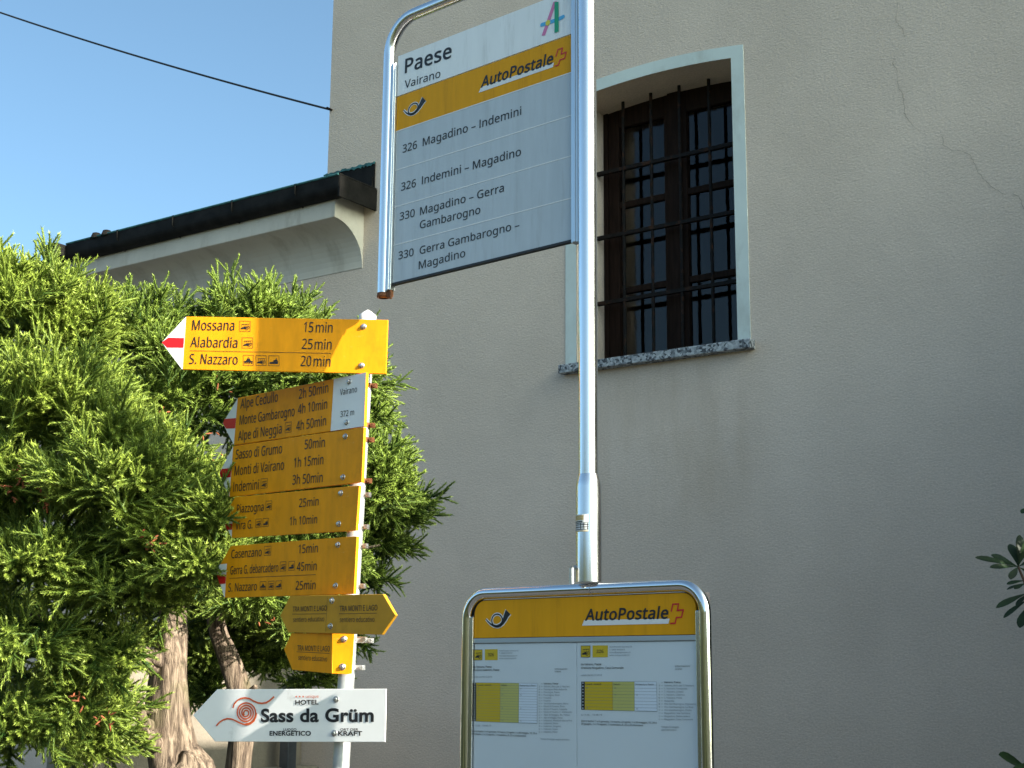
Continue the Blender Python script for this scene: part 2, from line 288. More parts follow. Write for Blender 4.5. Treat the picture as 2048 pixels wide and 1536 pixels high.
GLYPHS = '''A429|0,0 187,482 242,482 428,0 366,0 308,148 118,148 61,0|138,202 290,202 236,347 230,367 221,396 214,419 203,378 193,347
B437|65,0 65,480 202,480 281,473 338,453 364,431 379,400 384,361 378,322 361,290 332,268 293,255 293,251 322,244 348,234 369,218 386,197 397,170 400,136 395,96 380,63 356,36 322,16 282,4 234,0|126,275 214,275 266,280 299,295 316,320 322,354 315,388 294,411 258,424 205,428 126,428|126,51 222,51 276,57 311,76 330,105 336,141 329,175 310,202 274,219 218,225 126,225
C424|261,-7 194,1 139,24 96,60 65,109 47,170 41,240 48,309 67,368 100,418 146,455 203,478 271,486 342,479 404,458 379,407 330,425 302,431 271,433 223,427 182,410 149,381 124,343 110,296 105,240 109,184 123,137 146,98 178,69 219,52 270,46 330,52 385,65 385,13 329,-2
D490|65,0 65,480 213,480 281,473 338,453 385,419 420,374 442,315 449,244 442,170 420,109 383,61 333,27 272,7 199,0|126,52 191,52 276,64 337,99 373,159 385,242 380,301 364,348 338,383 302,408 258,423 204,428 126,428
E373|65,0 65,480 333,480 333,426 126,426 126,277 321,277 321,224 126,224 126,53 333,53 333,0
F349|65,0 65,480 333,480 333,426 126,426 126,257 320,257 320,203 126,203 126,0
G489|271,-7 202,1 145,23 100,59 67,108 48,169 41,240 48,310 71,370 107,419 155,456 217,479 289,486 329,484 366,479 400,470 433,458 410,406 352,425 320,431 286,433 233,427 188,410 152,381 125,343 109,296 104,240 109,186 123,139 146,100 181,70 226,52 285,46 338,49 379,57 379,199 273,199 273,253 439,253 439,18 400,7 361,-1 318,-5
H498|65,0 65,480 126,480 126,277 371,277 371,480 432,480 432,0 371,0 371,224 126,224 126,0
I228|27,0 27,35 83,48 83,431 27,445 27,480 200,480 200,445 144,431 144,48 200,35 200,0
J183|-3,-128 -31,-125 -52,-119 -52,-68 -30,-73 -4,-75 12,-73 28,-68 42,-59 52,-44 59,-24 62,3 62,480 122,480 122,7 118,-35 107,-69 88,-95 63,-113 32,-124
K416|65,0 65,480 126,480 126,243 167,289 208,334 338,480 408,480 218,271 416,0 345,0 175,229 126,186 126,0
L352|65,0 65,480 126,480 126,54 335,54 335,0
M609|65,0 65,480 154,480 302,87 305,87 455,480 544,480 544,0 484,0 484,295 486,364 489,420 486,420 326,0 277,0 119,420 116,420 120,364 121,291 121,0
N510|65,0 65,480 135,480 391,83 394,83 392,115 390,162 389,209 389,480 445,480 445,0 375,0 118,398 116,398 119,340 121,268 121,0
O525|263,-7 216,-3 174,7 139,24 96,61 65,111 47,171 41,241 47,310 65,370 96,419 139,456 174,473 216,483 263,487 329,479 384,456 427,420 458,370 477,310 484,240 477,171 458,110 427,61 384,24 329,1|263,46 312,51 352,69 382,98 403,137 416,184 420,240 416,297 403,344 382,382 352,411 313,428 263,434 214,428 174,411 143,382 122,344 109,297 105,240 109,184 122,137 143,98 173,69 213,51
P406|65,0 65,480 192,480 249,475 295,463 329,443 353,415 367,380 372,338 368,300 354,264 330,233 294,208 245,192 181,187 126,187 126,0|126,238 174,238 234,244 276,261 295,279 306,304 310,336 306,364 296,387 280,405 242,422 187,428 126,428
R418|65,0 65,480 197,480 252,476 296,464 329,446 353,419 367,385 372,343 369,308 358,279 342,256 322,239 300,225 276,215 408,0 337,0 221,198 126,198 126,0|126,249 197,249 248,255 283,272 303,301 310,340 306,369 297,391 281,407 245,422 194,427 126,427
S369|166,-7 127,-5 91,-1 60,7 34,16 34,74 94,54 131,48 169,46 216,51 249,66 270,91 277,123 274,145 267,163 253,178 232,192 164,222 110,246 72,276 54,300 44,329 40,364 45,400 60,429 83,454 114,471 151,483 193,486 231,484 266,479 297,470 326,459 307,408 253,426 223,431 192,433 153,428 124,414 107,392 101,363 104,341 111,323 125,308 144,294 206,267 245,251 278,233 303,214 322,191 333,163 337,128 332,89 317,56 291,29 256,9 215,-3
T373|156,0 156,426 7,426 7,480 366,480 366,426 217,426 217,0
U491|243,-7 188,-1 143,15 107,42 81,78 66,121 60,171 60,480 121,480 121,169 124,133 135,102 152,78 176,60 208,49 246,46 286,50 317,61 341,80 363,120 370,169 370,480 430,480 430,169 425,122 410,80 384,44 348,16 301,-1
V403|171,0 0,480 63,480 171,172 189,117 201,67 214,117 232,173 339,480 403,480 232,0
Z384|26,0 26,46 278,426 34,426 34,480 351,480 351,434 99,54 358,54 358,0
a377|144,-7 100,0 63,19 45,40 34,67 31,100 36,133 50,161 73,183 106,200 150,210 203,215 265,217 265,238 260,277 245,301 222,314 190,318 163,316 136,310 89,291 71,335 96,347 126,357 159,364 193,366 233,363 266,353 291,337 308,314 319,283 322,245 322,0 279,0 268,51 265,51 241,25 216,7 185,-3|158,41 200,47 234,66 251,86 261,112 264,144 264,176 211,174 154,167 118,152 98,130 92,99 97,73 110,55 132,44
b413|228,-7 189,-3 158,9 134,26 116,46 111,46 99,0 57,0 57,510 116,510 116,386 115,344 113,312 116,312 134,333 158,351 189,362 228,366 269,361 305,345 335,319 358,283 372,237 376,180 372,123 358,77 335,40 305,14 269,-1|219,42 248,46 273,58 291,78 309,121 315,181 309,240 291,283 260,308 218,317 183,313 157,302 138,284 122,242 116,182 116,179 122,121 138,78 157,58 184,46
c322|201,-7 156,-2 117,13 83,38 58,73 42,120 37,178 42,238 59,286 85,322 119,347 160,362 206,367 259,361 300,347 282,298 244,310 204,315 158,306 125,281 105,238 98,179 105,121 124,79 144,60 170,48 201,44 229,46 253,50 294,65 294,13 254,-2
d413|185,-7 143,-2 107,14 77,40 55,76 41,123 37,179 41,236 55,283 78,319 108,346 144,361 185,367 223,363 254,351 278,334 297,314 301,314 299,339 297,367 297,510 356,510 356,0 308,0 300,48 297,48 278,27 254,9 223,-3|194,42 228,46 255,56 274,74 292,113 298,168 298,179 292,238 275,282 256,302 229,314 193,318 164,313 140,301 122,280 104,235 98,178 104,121 122,78 141,58 165,46
e379|210,-7 162,-2 120,14 85,40 59,76 42,122 37,177 42,232 57,279 81,316 112,344 151,361 196,367 239,362 276,347 305,322 327,290 340,250 345,204 345,169 98,169 102,131 113,100 129,76 152,58 180,47 213,44 245,45 274,50 328,69 328,17 274,-1 245,-5|99,216 283,216 277,257 262,290 234,311 195,318 158,312 129,291 109,259
f231|73,0 73,314 10,314 10,342 73,362 73,383 77,425 87,458 104,483 127,500 156,510 190,514 229,510 260,502 244,455 220,462 191,465 165,460 147,446 136,420 132,383 132,360 223,360 223,314 132,314 132,0
g413|195,-161 123,-155 65,-138 65,-84 125,-105 198,-112 240,-105 271,-85 291,-53 298,-11 298,3 298,27 300,48 297,48 268,17 231,-1 185,-7 142,-1 106,15 76,42 54,79 41,125 37,179 41,233 54,278 76,316 106,344 142,361 185,367 219,363 249,353 275,336 298,312 301,312 309,360 356,360 356,-6 352,-53 338,-92 317,-122 286,-144 245,-157|194,42 227,45 253,55 273,71 292,109 298,165 298,179 292,243 273,285 252,303 226,313 193,317 165,313 142,301 123,281 104,237 98,179 104,120 123,77 141,57 165,46
h415|57,0 57,510 116,510 116,361 113,310 117,310 137,334 164,352 195,362 229,366 269,363 302,352 328,335 346,310 357,276 361,234 361,0 302,0 302,230 297,268 282,295 257,312 222,317 186,313 158,302 139,283 122,242 116,186 116,0
i173|87,420 74,422 62,429 55,441 52,457 55,474 62,486 74,493 87,495 100,493 111,486 119,474 122,457 119,441 111,429 100,422|57,0 57,360 116,360 116,0
l173|57,0 57,510 116,510 116,0
m628|57,0 57,360 105,360 113,311 117,311 137,336 162,353 192,363 223,367 273,360 310,340 333,306 336,306 358,333 386,352 418,363 452,367 489,363 520,353 543,335 560,310 570,277 574,234 574,0 515,0 515,232 511,269 497,296 474,312 442,317 410,314 385,304 367,287 350,250 345,199 345,0 286,0 286,232 281,269 268,296 245,312 212,317 180,313 155,302 137,283 121,242 116,187 116,0
n415|57,0 57,360 105,360 113,311 117,311 138,336 165,353 197,363 230,367 270,363 302,353 328,335 346,310 357,277 361,234 361,0 302,0 302,230 297,268 282,295 257,312 222,317 186,313 158,302 139,283 122,242 116,187 116,0
o406|202,-7 157,-1 117,15 84,42 58,79 42,125 37,181 42,236 57,282 82,318 116,345 156,361 204,367 250,361 290,345 324,318 349,282 365,236 370,181 365,126 350,79 325,42 291,15 250,-1|203,42 237,46 263,59 283,80 303,123 309,181 303,238 283,281 263,301 236,313 203,317 169,313 143,301 123,281 104,238 98,181 104,123 123,80 143,59 170,46
p413|57,-161 57,360 105,360 113,311 116,311 135,333 158,351 189,363 228,367 270,362 305,346 335,320 358,284 372,238 376,181 372,124 358,78 335,41 305,14 269,-1 228,-7 190,-3 159,9 135,26 116,46 112,46 115,17 116,-13 116,-161|219,42 249,47 273,60 291,82 305,110 312,143 315,181 309,237 291,280 272,301 248,313 218,317 185,314 159,303 140,286 123,247 116,192 116,181 122,122 138,78 157,58 184,46
q413|297,-161 297,-7 298,21 300,48 296,48 278,27 254,9 222,-3 183,-7 143,-2 107,14 78,40 55,76 41,123 37,179 42,236 55,283 78,319 108,346 144,361 185,367 224,363 255,351 279,333 298,311 300,311 309,360 356,360 356,-161|195,42 228,46 255,56 274,73 291,112 298,167 298,179 292,239 275,282 256,302 228,314 193,318 164,313 140,301 122,280 104,235 98,178 104,121 122,78 141,58 165,46
r277|57,0 57,360 105,360 112,294 115,294 135,322 160,345 190,361 225,367 247,366 267,363 260,308 241,312 221,313 194,309 169,298 147,280 131,256 120,226 116,192 116,0
s322|148,-7 113,-5 83,-1 57,7 35,16 35,70 87,50 118,43 149,41 188,45 214,55 229,72 234,94 233,107 227,118 217,129 200,140 146,164 86,191 64,206 48,223 38,244 34,271 38,299 51,323 72,342 115,360 169,367 201,365 231,360 284,343 264,296 216,312 191,317 165,318 133,315 110,307 95,293 91,275 93,261 99,249 111,239 129,229 183,206 242,180 263,165 279,147 288,126 291,99 287,67 274,41 253,20 207,0
t242|167,-7 140,-4 115,3 94,16 77,37 65,66 62,105 62,314 11,314 11,343 62,366 86,443 121,443 121,360 225,360 225,314 121,314 121,106 125,77 137,57 155,46 177,42 205,44 228,49 228,4 201,-4
u415|184,-7 144,-3 111,7 86,25 68,49 57,83 53,124 53,360 113,360 113,128 118,91 133,64 158,48 193,42 229,46 256,57 276,76 293,117 299,173 299,360 358,360 358,0 310,0 301,48 298,48 277,23 250,6 218,-3
v341|136,0 0,360 63,360 140,148 151,115 162,80 169,52 171,52 179,81 190,116 201,148 278,360 341,360 204,0
w528|106,1 7,361 69,361 118,169 132,110 142,61 144,61 151,89 159,125 169,158 232,361 297,361 359,158 373,108 383,62 385,62 395,108 410,169 460,361 520,361 420,1 351,1 289,203 274,258 265,299 262,299 253,258 238,203 173,1
x355|12,0 142,184 18,360 85,360 178,224 270,360 336,360 212,184 343,0 276,0 178,144 79,0
y343|56,-161 28,-160 7,-156 7,-109 25,-111 47,-113 75,-108 97,-95 114,-75 127,-49 146,-1 1,360 64,360 142,155 160,104 172,57 175,57 187,101 206,156 279,360 343,360 187,-50 166,-96 139,-131 116,-148 89,-158
z316|26,0 26,39 220,314 38,314 38,360 285,360 285,316 94,46 289,46 289,0
0384|191,-7 142,1 102,22 72,59 50,108 37,169 33,240 37,313 49,373 69,422 99,458 140,480 191,487 241,480 281,458 312,422 334,373 347,313 351,240 347,169 335,108 314,59 284,23 243,1|191,44 224,49 249,65 268,92 286,154 291,240 286,326 268,388 249,415 224,431 191,437 159,431 133,415 115,388 98,326 92,240 98,154 115,93 133,65 159,49
1384|181,0 181,335 181,381 183,418 164,400 142,381 91,339 60,379 189,480 238,480 238,0
2384|32,0 32,49 158,176 219,240 241,268 257,296 266,324 269,355 263,390 246,415 219,431 185,436 152,433 123,424 96,409 69,390 38,430 68,452 102,470 141,482 185,486 226,482 262,471 291,452 312,427 325,396 330,359 326,322 314,288 296,256 271,224 207,155 107,56 107,54 349,54 349,0
3384|162,-7 126,-5 92,-1 60,7 30,19 30,75 62,61 95,51 130,45 163,43 218,49 256,68 277,98 284,138 280,165 268,186 249,202 206,217 150,222 103,222 103,273 150,273 202,279 240,298 263,326 271,363 265,394 247,417 219,432 183,437 147,434 117,425 62,396 33,437 62,455 96,471 137,483 183,486 229,483 266,471 294,453 315,428 327,400 331,367 324,324 304,290 273,267 232,253 232,250 282,237 318,214 339,179 346,136 341,97 326,62 302,33 266,11 220,-2
4384|244,0 244,109 14,109 14,159 240,482 301,482 301,162 371,162 371,109 301,109 301,0|72,162 244,162 244,313 245,372 247,419 244,419 231,392 216,367
5384|167,-7 131,-5 97,0 67,8 42,19 42,75 69,62 101,52 135,46 167,44 215,50 253,69 271,89 282,115 285,147 278,189 257,219 219,238 165,244 122,241 83,234 54,253 72,480 312,480 312,426 122,426 111,287 142,291 185,294 231,290 270,278 302,257 326,229 341,195 346,153 341,107 325,68 299,36 263,12 219,-2
6384|200,-7 157,-1 118,16 84,45 59,86 42,139 37,205 39,256 46,307 59,354 79,397 108,434 146,462 195,480 257,486 288,485 316,480 316,430 288,436 258,438 215,434 181,422 153,404 132,380 117,351 106,318 100,282 96,244 100,244 119,266 143,284 174,296 214,300 253,296 286,283 314,262 336,233 348,197 353,154 348,108 334,69 311,36 281,12 244,-2|199,43 238,50 268,70 288,105 294,154 288,195 271,227 242,247 201,254 172,251 146,241 126,226 110,208 100,187 97,166 100,137 108,108 122,82 142,61 168,48
7384|91,0 288,426 30,426 30,480 351,480 351,434 156,0
8384|193,-7 146,-3 106,8 75,27 51,53 38,85 33,122 36,153 47,179 63,202 83,221 107,237 132,251 100,273 73,299 54,332 48,372 53,406 67,434 89,456 118,473 153,483 191,486 249,479 295,457 317,434 331,406 335,371 332,344 323,321 308,301 289,283 244,254 298,222 319,203 336,181 347,155 351,124 346,87 332,55 308,29 276,9 238,-3|194,277 226,293 253,312 271,337 277,369 271,399 253,421 226,434 191,439 157,434 130,421 112,399 106,369 109,347 118,328 132,312 150,299|192,40 235,46 267,63 286,90 293,124 286,156 265,182 233,203 192,222 181,226 142,206 114,183 96,155 91,122 97,90 116,63 147,46
9384|129,-7 98,-5 69,0 69,50 96,44 128,42 171,46 205,57 233,75 254,99 269,128 280,161 286,197 289,235 285,235 267,214 243,196 211,183 171,179 133,184 99,196 72,217 50,246 38,282 34,324 38,371 53,411 76,443 106,467 143,481 187,486 230,480 269,463 302,434 328,393 344,340 349,275 347,223 340,173 327,125 307,82 279,46 240,17 191,-1|184,226 214,229 240,239 261,254 276,272 286,292 289,314 287,342 278,371 264,397 244,418 218,432 187,437 149,430 119,409 99,374 92,325 98,284 115,252 143,232
.180|89,-9 74,-7 60,1 51,15 48,36 51,57 60,71 74,79 89,81 106,79 119,71 129,57 132,36 129,15 119,1 106,-7
,180|28,-87 47,-3 61,78 124,78 129,71 104,-8 71,-87
-216|27,154 27,206 189,206 189,154
'151|57,306 44,480 107,480 94,306
/250|7,0 185,480 243,480 64,0
:180|89,278 74,281 60,289 51,303 48,324 51,345 60,359 74,367 89,369 106,367 119,359 129,345 132,324 129,303 119,289 106,281|89,-9 74,-7 60,1 51,15 48,36 51,57 60,71 74,79 89,81 106,79 119,71 129,57 132,36 129,15 119,1 106,-7
@604|291,-60 217,-52 155,-30 120,-8 92,21 69,55 46,116 39,188 44,248 58,304 82,354 115,397 156,431 204,458 261,474 324,480 390,472 448,451 497,416 534,368 557,309 565,240 563,209 558,179 549,151 536,126 519,104 500,88 476,77 449,73 421,78 400,91 386,110 378,132 375,132 360,109 339,90 313,77 280,73 249,77 222,88 201,107 180,147 173,198 178,240 191,276 212,307 240,330 275,344 316,349 374,344 418,333 412,197 411,180 411,173 414,144 423,126 437,118 453,115 472,119 488,132 501,152 510,178 516,208 518,240 512,298 493,346 463,384 423,412 377,429 324,435 275,432 232,421 194,404 148,366 115,317 94,257 87,190 93,129 111,78 140,38 180,8 230,-10 291,-15 331,-13 369,-6 435,13 435,-32 405,-43 370,-52 333,-58|289,115 321,122 343,143 356,175 362,216 366,300 344,305 316,307 287,303 263,291 246,272 234,249 228,224 226,197 230,160 243,134 263,120'''

def nodes(m):
    m.use_nodes = True
    nt = m.node_tree
    return nt, nt.nodes['Principled BSDF'], lambda t, **k: _nn(nt, t, k)
def _nn(nt, t, k):
    n = nt.nodes.new(t)
    for a, v in k.items():
        if a.startswith('i_'): n.inputs[a[2:].replace('_', ' ')].default_value = v
        else: setattr(n, a, v)
    return n
def plaster():
    m = bpy.data.materials.new('rough_cast_plaster'); nt, b, N = nodes(m); L = nt.links.new
    tc = N('ShaderNodeTexCoord'); sep = N('ShaderNodeSeparateXYZ'); L(tc.outputs['Object'], sep.inputs[0])
    big = N('ShaderNodeTexNoise', i_Scale=.8, i_Detail=8.0, i_Roughness=.66); L(tc.outputs['Object'], big.inputs['Vector'])
    r = N('ShaderNodeValToRGB'); r.color_ramp.elements[0].position = .3; r.color_ramp.elements[0].color = (.58, .48, .40, 1)
    r.color_ramp.elements[1].position = .7; r.color_ramp.elements[1].color = (.71, .59, .495, 1); L(big.outputs['Fac'], r.inputs[0])
    # rain streaks and brown stains hanging below the window sill
    mp = N('ShaderNodeMapping'); mp.inputs['Scale'].default_value = (3.2, 1, .75); L(tc.outputs['Object'], mp.inputs[0])
    st = N('ShaderNodeTexNoise', i_Scale=1.3, i_Detail=5.0, i_Roughness=.6); L(mp.outputs[0], st.inputs['Vector'])
    def band(src, a, b_, c, d):
        u = N('ShaderNodeMapRange', interpolation_type='SMOOTHSTEP'); u.inputs['From Min'].default_value = a; u.inputs['From Max'].default_value = b_
        v = N('ShaderNodeMapRange', interpolation_type='SMOOTHSTEP'); v.inputs['From Min'].default_value = c; v.inputs['From Max'].default_value = d
        v.inputs['To Min'].default_value = 1; v.inputs['To Max'].default_value = 0
        L(src, u.inputs[0]); L(src, v.inputs[0])
        w = N('ShaderNodeMath', operation='MULTIPLY'); L(u.outputs[0], w.inputs[0]); L(v.outputs[0], w.inputs[1]); return w.outputs[0]
    def mul(a, c):
        w = N('ShaderNodeMath', operation='MULTIPLY'); L(a, w.inputs[0])
        if isinstance(c, (int, float)): w.inputs[1].default_value = c
        else: L(c, w.inputs[1])
        return w.outputs[0]
    s2 = N('ShaderNodeMapRange'); s2.inputs['From Min'].default_value = .42; s2.inputs['From Max'].default_value = .68; L(st.outputs['Fac'], s2.inputs[0])
    f1 = mul(mul(band(sep.outputs[0], -.75, -.45, .35, .75), band(sep.outputs[2], 2.2, 2.9, 3.35, 3.5)), s2.outputs[0])
    mx = N('ShaderNodeMixRGB'); mx.inputs[2].default_value = (.46, .35, .245, 1); L(mul(f1, .45), mx.inputs[0]); L(r.outputs[0], mx.inputs[1])
    # fine grain colour
    gr = N('ShaderNodeTexNoise', i_Scale=95.0, i_Detail=3.0, i_Roughness=.7); L(tc.outputs['Object'], gr.inputs['Vector'])
    g2 = N('ShaderNodeMapRange'); g2.inputs['From Min'].default_value = .3; g2.inputs['From Max'].default_value = .7
    g2.inputs['To Min'].default_value = .86; g2.inputs['To Max'].default_value = 1.10; L(gr.outputs['Fac'], g2.inputs[0])
    m2 = N('ShaderNodeMixRGB', blend_type='MULTIPLY'); m2.inputs[0].default_value = 1; L(mx.outputs[0], m2.inputs[1]); L(g2.outputs[0], m2.inputs[2])
    L(m2.outputs[0], b.inputs['Base Color'])
    b.inputs['Roughness'].default_value = .93; b.inputs['Specular IOR Level'].default_value = .25
    # worm-like rough-cast relief, smoother where it was patched below the sill
    wm = N('ShaderNodeMapping'); wm.inputs['Scale'].default_value = (.75, 1, 1.3); L(tc.outputs['Object'], wm.inputs[0])
    n1 = N('ShaderNodeTexNoise', i_Scale=78.0, i_Detail=4.0, i_Roughness=.55, i_Distortion=.6); L(wm.outputs[0], n1.inputs['Vector'])
    n2 = N('ShaderNodeTexNoise', i_Scale=7.0, i_Detail=2.0); L(tc.outputs['Object'], n2.inputs['Vector'])
    pat = band(sep.outputs[2], 3.0, 3.08, 3.2, 3.3)
    patx = mul(band(sep.outputs[0], -.5, -.35, .2, .4), pat)
    inv = N('ShaderNodeMath', operation='MULTIPLY_ADD'); L(patx, inv.inputs[0]); inv.inputs[1].default_value = -.75; inv.inputs[2].default_value = 1
    h = N('ShaderNodeMath', operation='MULTIPLY_ADD'); L(n2.outputs['Fac'], h.inputs[0]); h.inputs[1].default_value = .8; L(mul(n1.outputs['Fac'], inv.outputs[0]), h.inputs[2])
    bp = N('ShaderNodeBump', i_Strength=.62, i_Distance=.006); L(h.outputs[0], bp.inputs['Height']); L(bp.outputs[0], b.inputs['Normal'])
    return m
def granite():
    m = bpy.data.materials.new('grey_granite'); nt, b, N = nodes(m); L = nt.links.new
    tc = N('ShaderNodeTexCoord')
    v = N('ShaderNodeTexVoronoi', i_Scale=75.0); L(tc.outputs['Object'], v.inputs['Vector'])
    sp = N('ShaderNodeSeparateXYZ'); L(v.outputs['Color'], sp.inputs[0])
    r = N('ShaderNodeValToRGB'); e = r.color_ramp.elements; e[0].position = .15; e[0].color = (.05, .055, .065, 1); e[1].position = .9; e[1].color = (.44, .46, .48, 1)
    e2 = r.color_ramp.elements.new(.45); e2.color = (.22, .24, .26, 1)
    L(sp.outputs[0], r.inputs[0]); L(r.outputs[0], b.inputs['Base Color']); b.inputs['Roughness'].default_value = .7
    return m
def bark():
    m = bpy.data.materials.new('fibrous_bark'); nt, b, N = nodes(m); L = nt.links.new
    tc = N('ShaderNodeTexCoord'); mp = N('ShaderNodeMapping'); mp.inputs['Scale'].default_value = (9, 9, 1.0); L(tc.outputs['Object'], mp.inputs[0])
    n = N('ShaderNodeTexNoise', i_Scale=7.0, i_Detail=7.0, i_Roughness=.65, i_Distortion=.5); L(mp.outputs[0], n.inputs['Vector'])
    r = N('ShaderNodeValToRGB'); e = r.color_ramp.elements; e[0].position = .36; e[0].color = (.045, .030, .021, 1); e[1].position = .60; e[1].color = (.31, .235, .17, 1)
    e2 = r.color_ramp.elements.new(.5); e2.color = (.18, .13, .092, 1)
    L(n.outputs['Fac'], r.inputs[0])
    g = N('ShaderNodeTexNoise', i_Scale=5.0, i_Detail=4.0); L(tc.outputs['Object'], g.inputs['Vector'])
    gr = N('ShaderNodeMapRange'); gr.inputs['From Min'].default_value = .52; gr.inputs['From Max'].default_value = .7; gr.inputs['To Max'].default_value = .6; L(g.outputs['Fac'], gr.inputs[0])
    mx = N('ShaderNodeMixRGB'); mx.inputs[2].default_value = (.13, .13, .05, 1); L(gr.outputs[0], mx.inputs[0]); L(r.outputs[0], mx.inputs[1]); L(mx.outputs[0], b.inputs['Base Color'])
    b.inputs['Roughness'].default_value = .9
    bp = N('ShaderNodeBump', i_Strength=1.0, i_Distance=.014); L(n.outputs['Fac'], bp.inputs['Height']); L(bp.outputs[0], b.inputs['Normal'])
    return m
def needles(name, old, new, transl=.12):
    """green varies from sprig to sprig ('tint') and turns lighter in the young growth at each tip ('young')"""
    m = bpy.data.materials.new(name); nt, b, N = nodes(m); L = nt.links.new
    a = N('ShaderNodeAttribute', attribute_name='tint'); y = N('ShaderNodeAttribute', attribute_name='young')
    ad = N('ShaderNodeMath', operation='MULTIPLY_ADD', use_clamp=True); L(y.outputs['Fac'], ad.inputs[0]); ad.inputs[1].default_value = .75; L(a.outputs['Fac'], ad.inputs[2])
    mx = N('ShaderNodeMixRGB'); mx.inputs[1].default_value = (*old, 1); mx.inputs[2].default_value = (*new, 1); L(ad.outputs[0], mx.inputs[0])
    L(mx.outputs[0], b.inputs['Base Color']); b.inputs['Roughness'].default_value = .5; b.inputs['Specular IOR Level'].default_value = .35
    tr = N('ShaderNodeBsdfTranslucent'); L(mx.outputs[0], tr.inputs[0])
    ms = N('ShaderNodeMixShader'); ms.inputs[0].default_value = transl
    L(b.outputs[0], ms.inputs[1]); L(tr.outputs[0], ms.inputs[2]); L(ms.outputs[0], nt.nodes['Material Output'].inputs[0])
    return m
def sheet_glass(name, rough=.02, wavy=0.0, tint=(1, 1, 1)):
    m = bpy.data.materials.new(name); nt, b, N = nodes(m); L = nt.links.new
    tr = N('ShaderNodeBsdfTransparent'); tr.inputs[0].default_value = (*tint, 1)
    g = N('ShaderNodeBsdfGlossy'); g.inputs['Roughness'].default_value = rough
    f = N('ShaderNodeFresnel', i_IOR=1.5); ge = N('ShaderNodeNewGeometry')
    k = N('ShaderNodeMath', operation='MULTIPLY'); iv = N('ShaderNodeMath', operation='SUBTRACT'); iv.inputs[0].default_value = 1; L(ge.outputs['Backfacing'], iv.inputs[1]); L(f.outputs[0], k.inputs[0]); L(iv.outputs[0], k.inputs[1])
    ms = N('ShaderNodeMixShader'); L(k.outputs[0], ms.inputs[0]); L(tr.outputs[0], ms.inputs[1]); L(g.outputs[0], ms.inputs[2])
    if wavy:
        tc = N('ShaderNodeTexCoord'); n = N('ShaderNodeTexNoise', i_Scale=26.0, i_Detail=1.0); L(tc.outputs['Object'], n.inputs['Vector'])
        bp = N('ShaderNodeBump', i_Strength=wavy, i_Distance=.002); L(n.outputs['Fac'], bp.inputs['Height']); L(bp.outputs[0], g.inputs['Normal'])
    nt.nodes.remove(b); L(ms.outputs[0], nt.nodes['Material Output'].inputs[0])
    return m
M['plaster'] = plaster(); M['granite'] = granite(); M['bark'] = bark()
M['glass'] = sheet_glass('case_glass', .015); M['pane'] = sheet_glass('old_window_glass', .04, .25)

# ---------------------------------------------------------------- lettering
GL = {}
for ln in GLYPHS.split('\n'):
    ch, rest = ln[0], ln[1:]
    q = rest.split('|')
    GL[ch] = (int(q[0]), [[tuple(map(int, p.split(','))) for p in s.split(' ')] for s in q[1:]])
GL['I'] = (187, [[(63, 0), (63, 480), (124, 480), (124, 0)]])
GL['\u2013'] = (336, [[(30, 148), (30, 192), (306, 192), (306, 148)]])
def swell(s, k):
    """move an outline outwards by k (holes shrink, as they wind the other way)"""
    s = [p for i, p in enumerate(s) if p != s[i-1]]
    if not k: return s
    n, out = len(s), []
    for i in range(n):
        a, p, c = s[i-1], s[i], s[(i+1) % n]
        u = np.array([p[0]-a[0], p[1]-a[1]], float); w = np.array([c[0]-p[0], c[1]-p[1]], float)
        u /= np.hypot(*u); w /= np.hypot(*w)
        m = np.array([u[1]+w[1], -u[0]-w[0]]); L = np.hypot(*m)
        m = m/L if L > 1e-6 else np.array([u[1], -u[0]])
        q = min(1.6, 1/max(.3, m @ np.array([u[1], -u[0]])))
        out.append((p[0]+SW*m[0]*k*q, p[1]+SW*m[1]*k*q))
    return out
SW = -1
from mathutils.geometry import delaunay_2d_cdt
_gm = {}
def fill(ch, bold):
    """triangles of one letter; what lies inside is decided by winding, so holes stay open"""
    if (ch, bold) in _gm: return _gm[ch, bold]
    cs = [swell(s, bold*1000) for s in GL[ch][1]]
    P = [Vector(p) for c in cs for p in c]; E = []; k = 0
    for c in cs: E += [(k+i, k+(i+1) % len(c)) for i in range(len(c))]; k += len(c)
    v, _, f, *_r = delaunay_2d_cdt(P, E, [], 0, 1e-4)
    out = []
    for q in f:
        cx = sum(v[i].x for i in q)/3; cy = sum(v[i].y for i in q)/3; w = 0
        for c in cs:
            for i in range(len(c)):
                (x0, y0), (x1, y1) = c[i-1], c[i]
                if (y0 <= cy) != (y1 <= cy) and x0+(cy-y0)*(x1-x0)/(y1-y0) > cx: w += 1 if y1 > y0 else -1
        if w: out.append(tuple(q))
    _gm[ch, bold] = ([(p.x/1000, p.y/1000) for p in v], out)
    return _gm[ch, bold]
def glyph_mesh(txt, bold=0.0, font='sign'):
    """filled outline of one line of writing, in em units: vertices, faces"""
    if font == 'sign':
        x, V, F = 0, [], []
        for ch in txt:
            if ch == ' ': x += .175; continue
            v, f = fill(ch, bold); n = len(V)
            V += [(p[0]+x, p[1]) for p in v]; F += [tuple(n+i for i in q) for q in f]
            x += GL[ch][0]/1000+bold*.9
        return np.array(V), F
    cu = bpy.data.curves.new('writing', 'FONT'); cu.body = txt; cu.fill_mode = 'FRONT'; cu.space_character = 1+bold*1.2
    cu.offset = bold
    o = bpy.data.objects.new('writing', cu); COL.objects.link(o)
    me = o.to_mesh()
    v = np.array([q.co[:2] for q in me.vertices]); f = [tuple(p.vertices) for p in me.polygons]
    o.to_mesh_clear(); bpy.data.objects.remove(o); bpy.data.curves.remove(cu)
    return v, f
_cap = {}
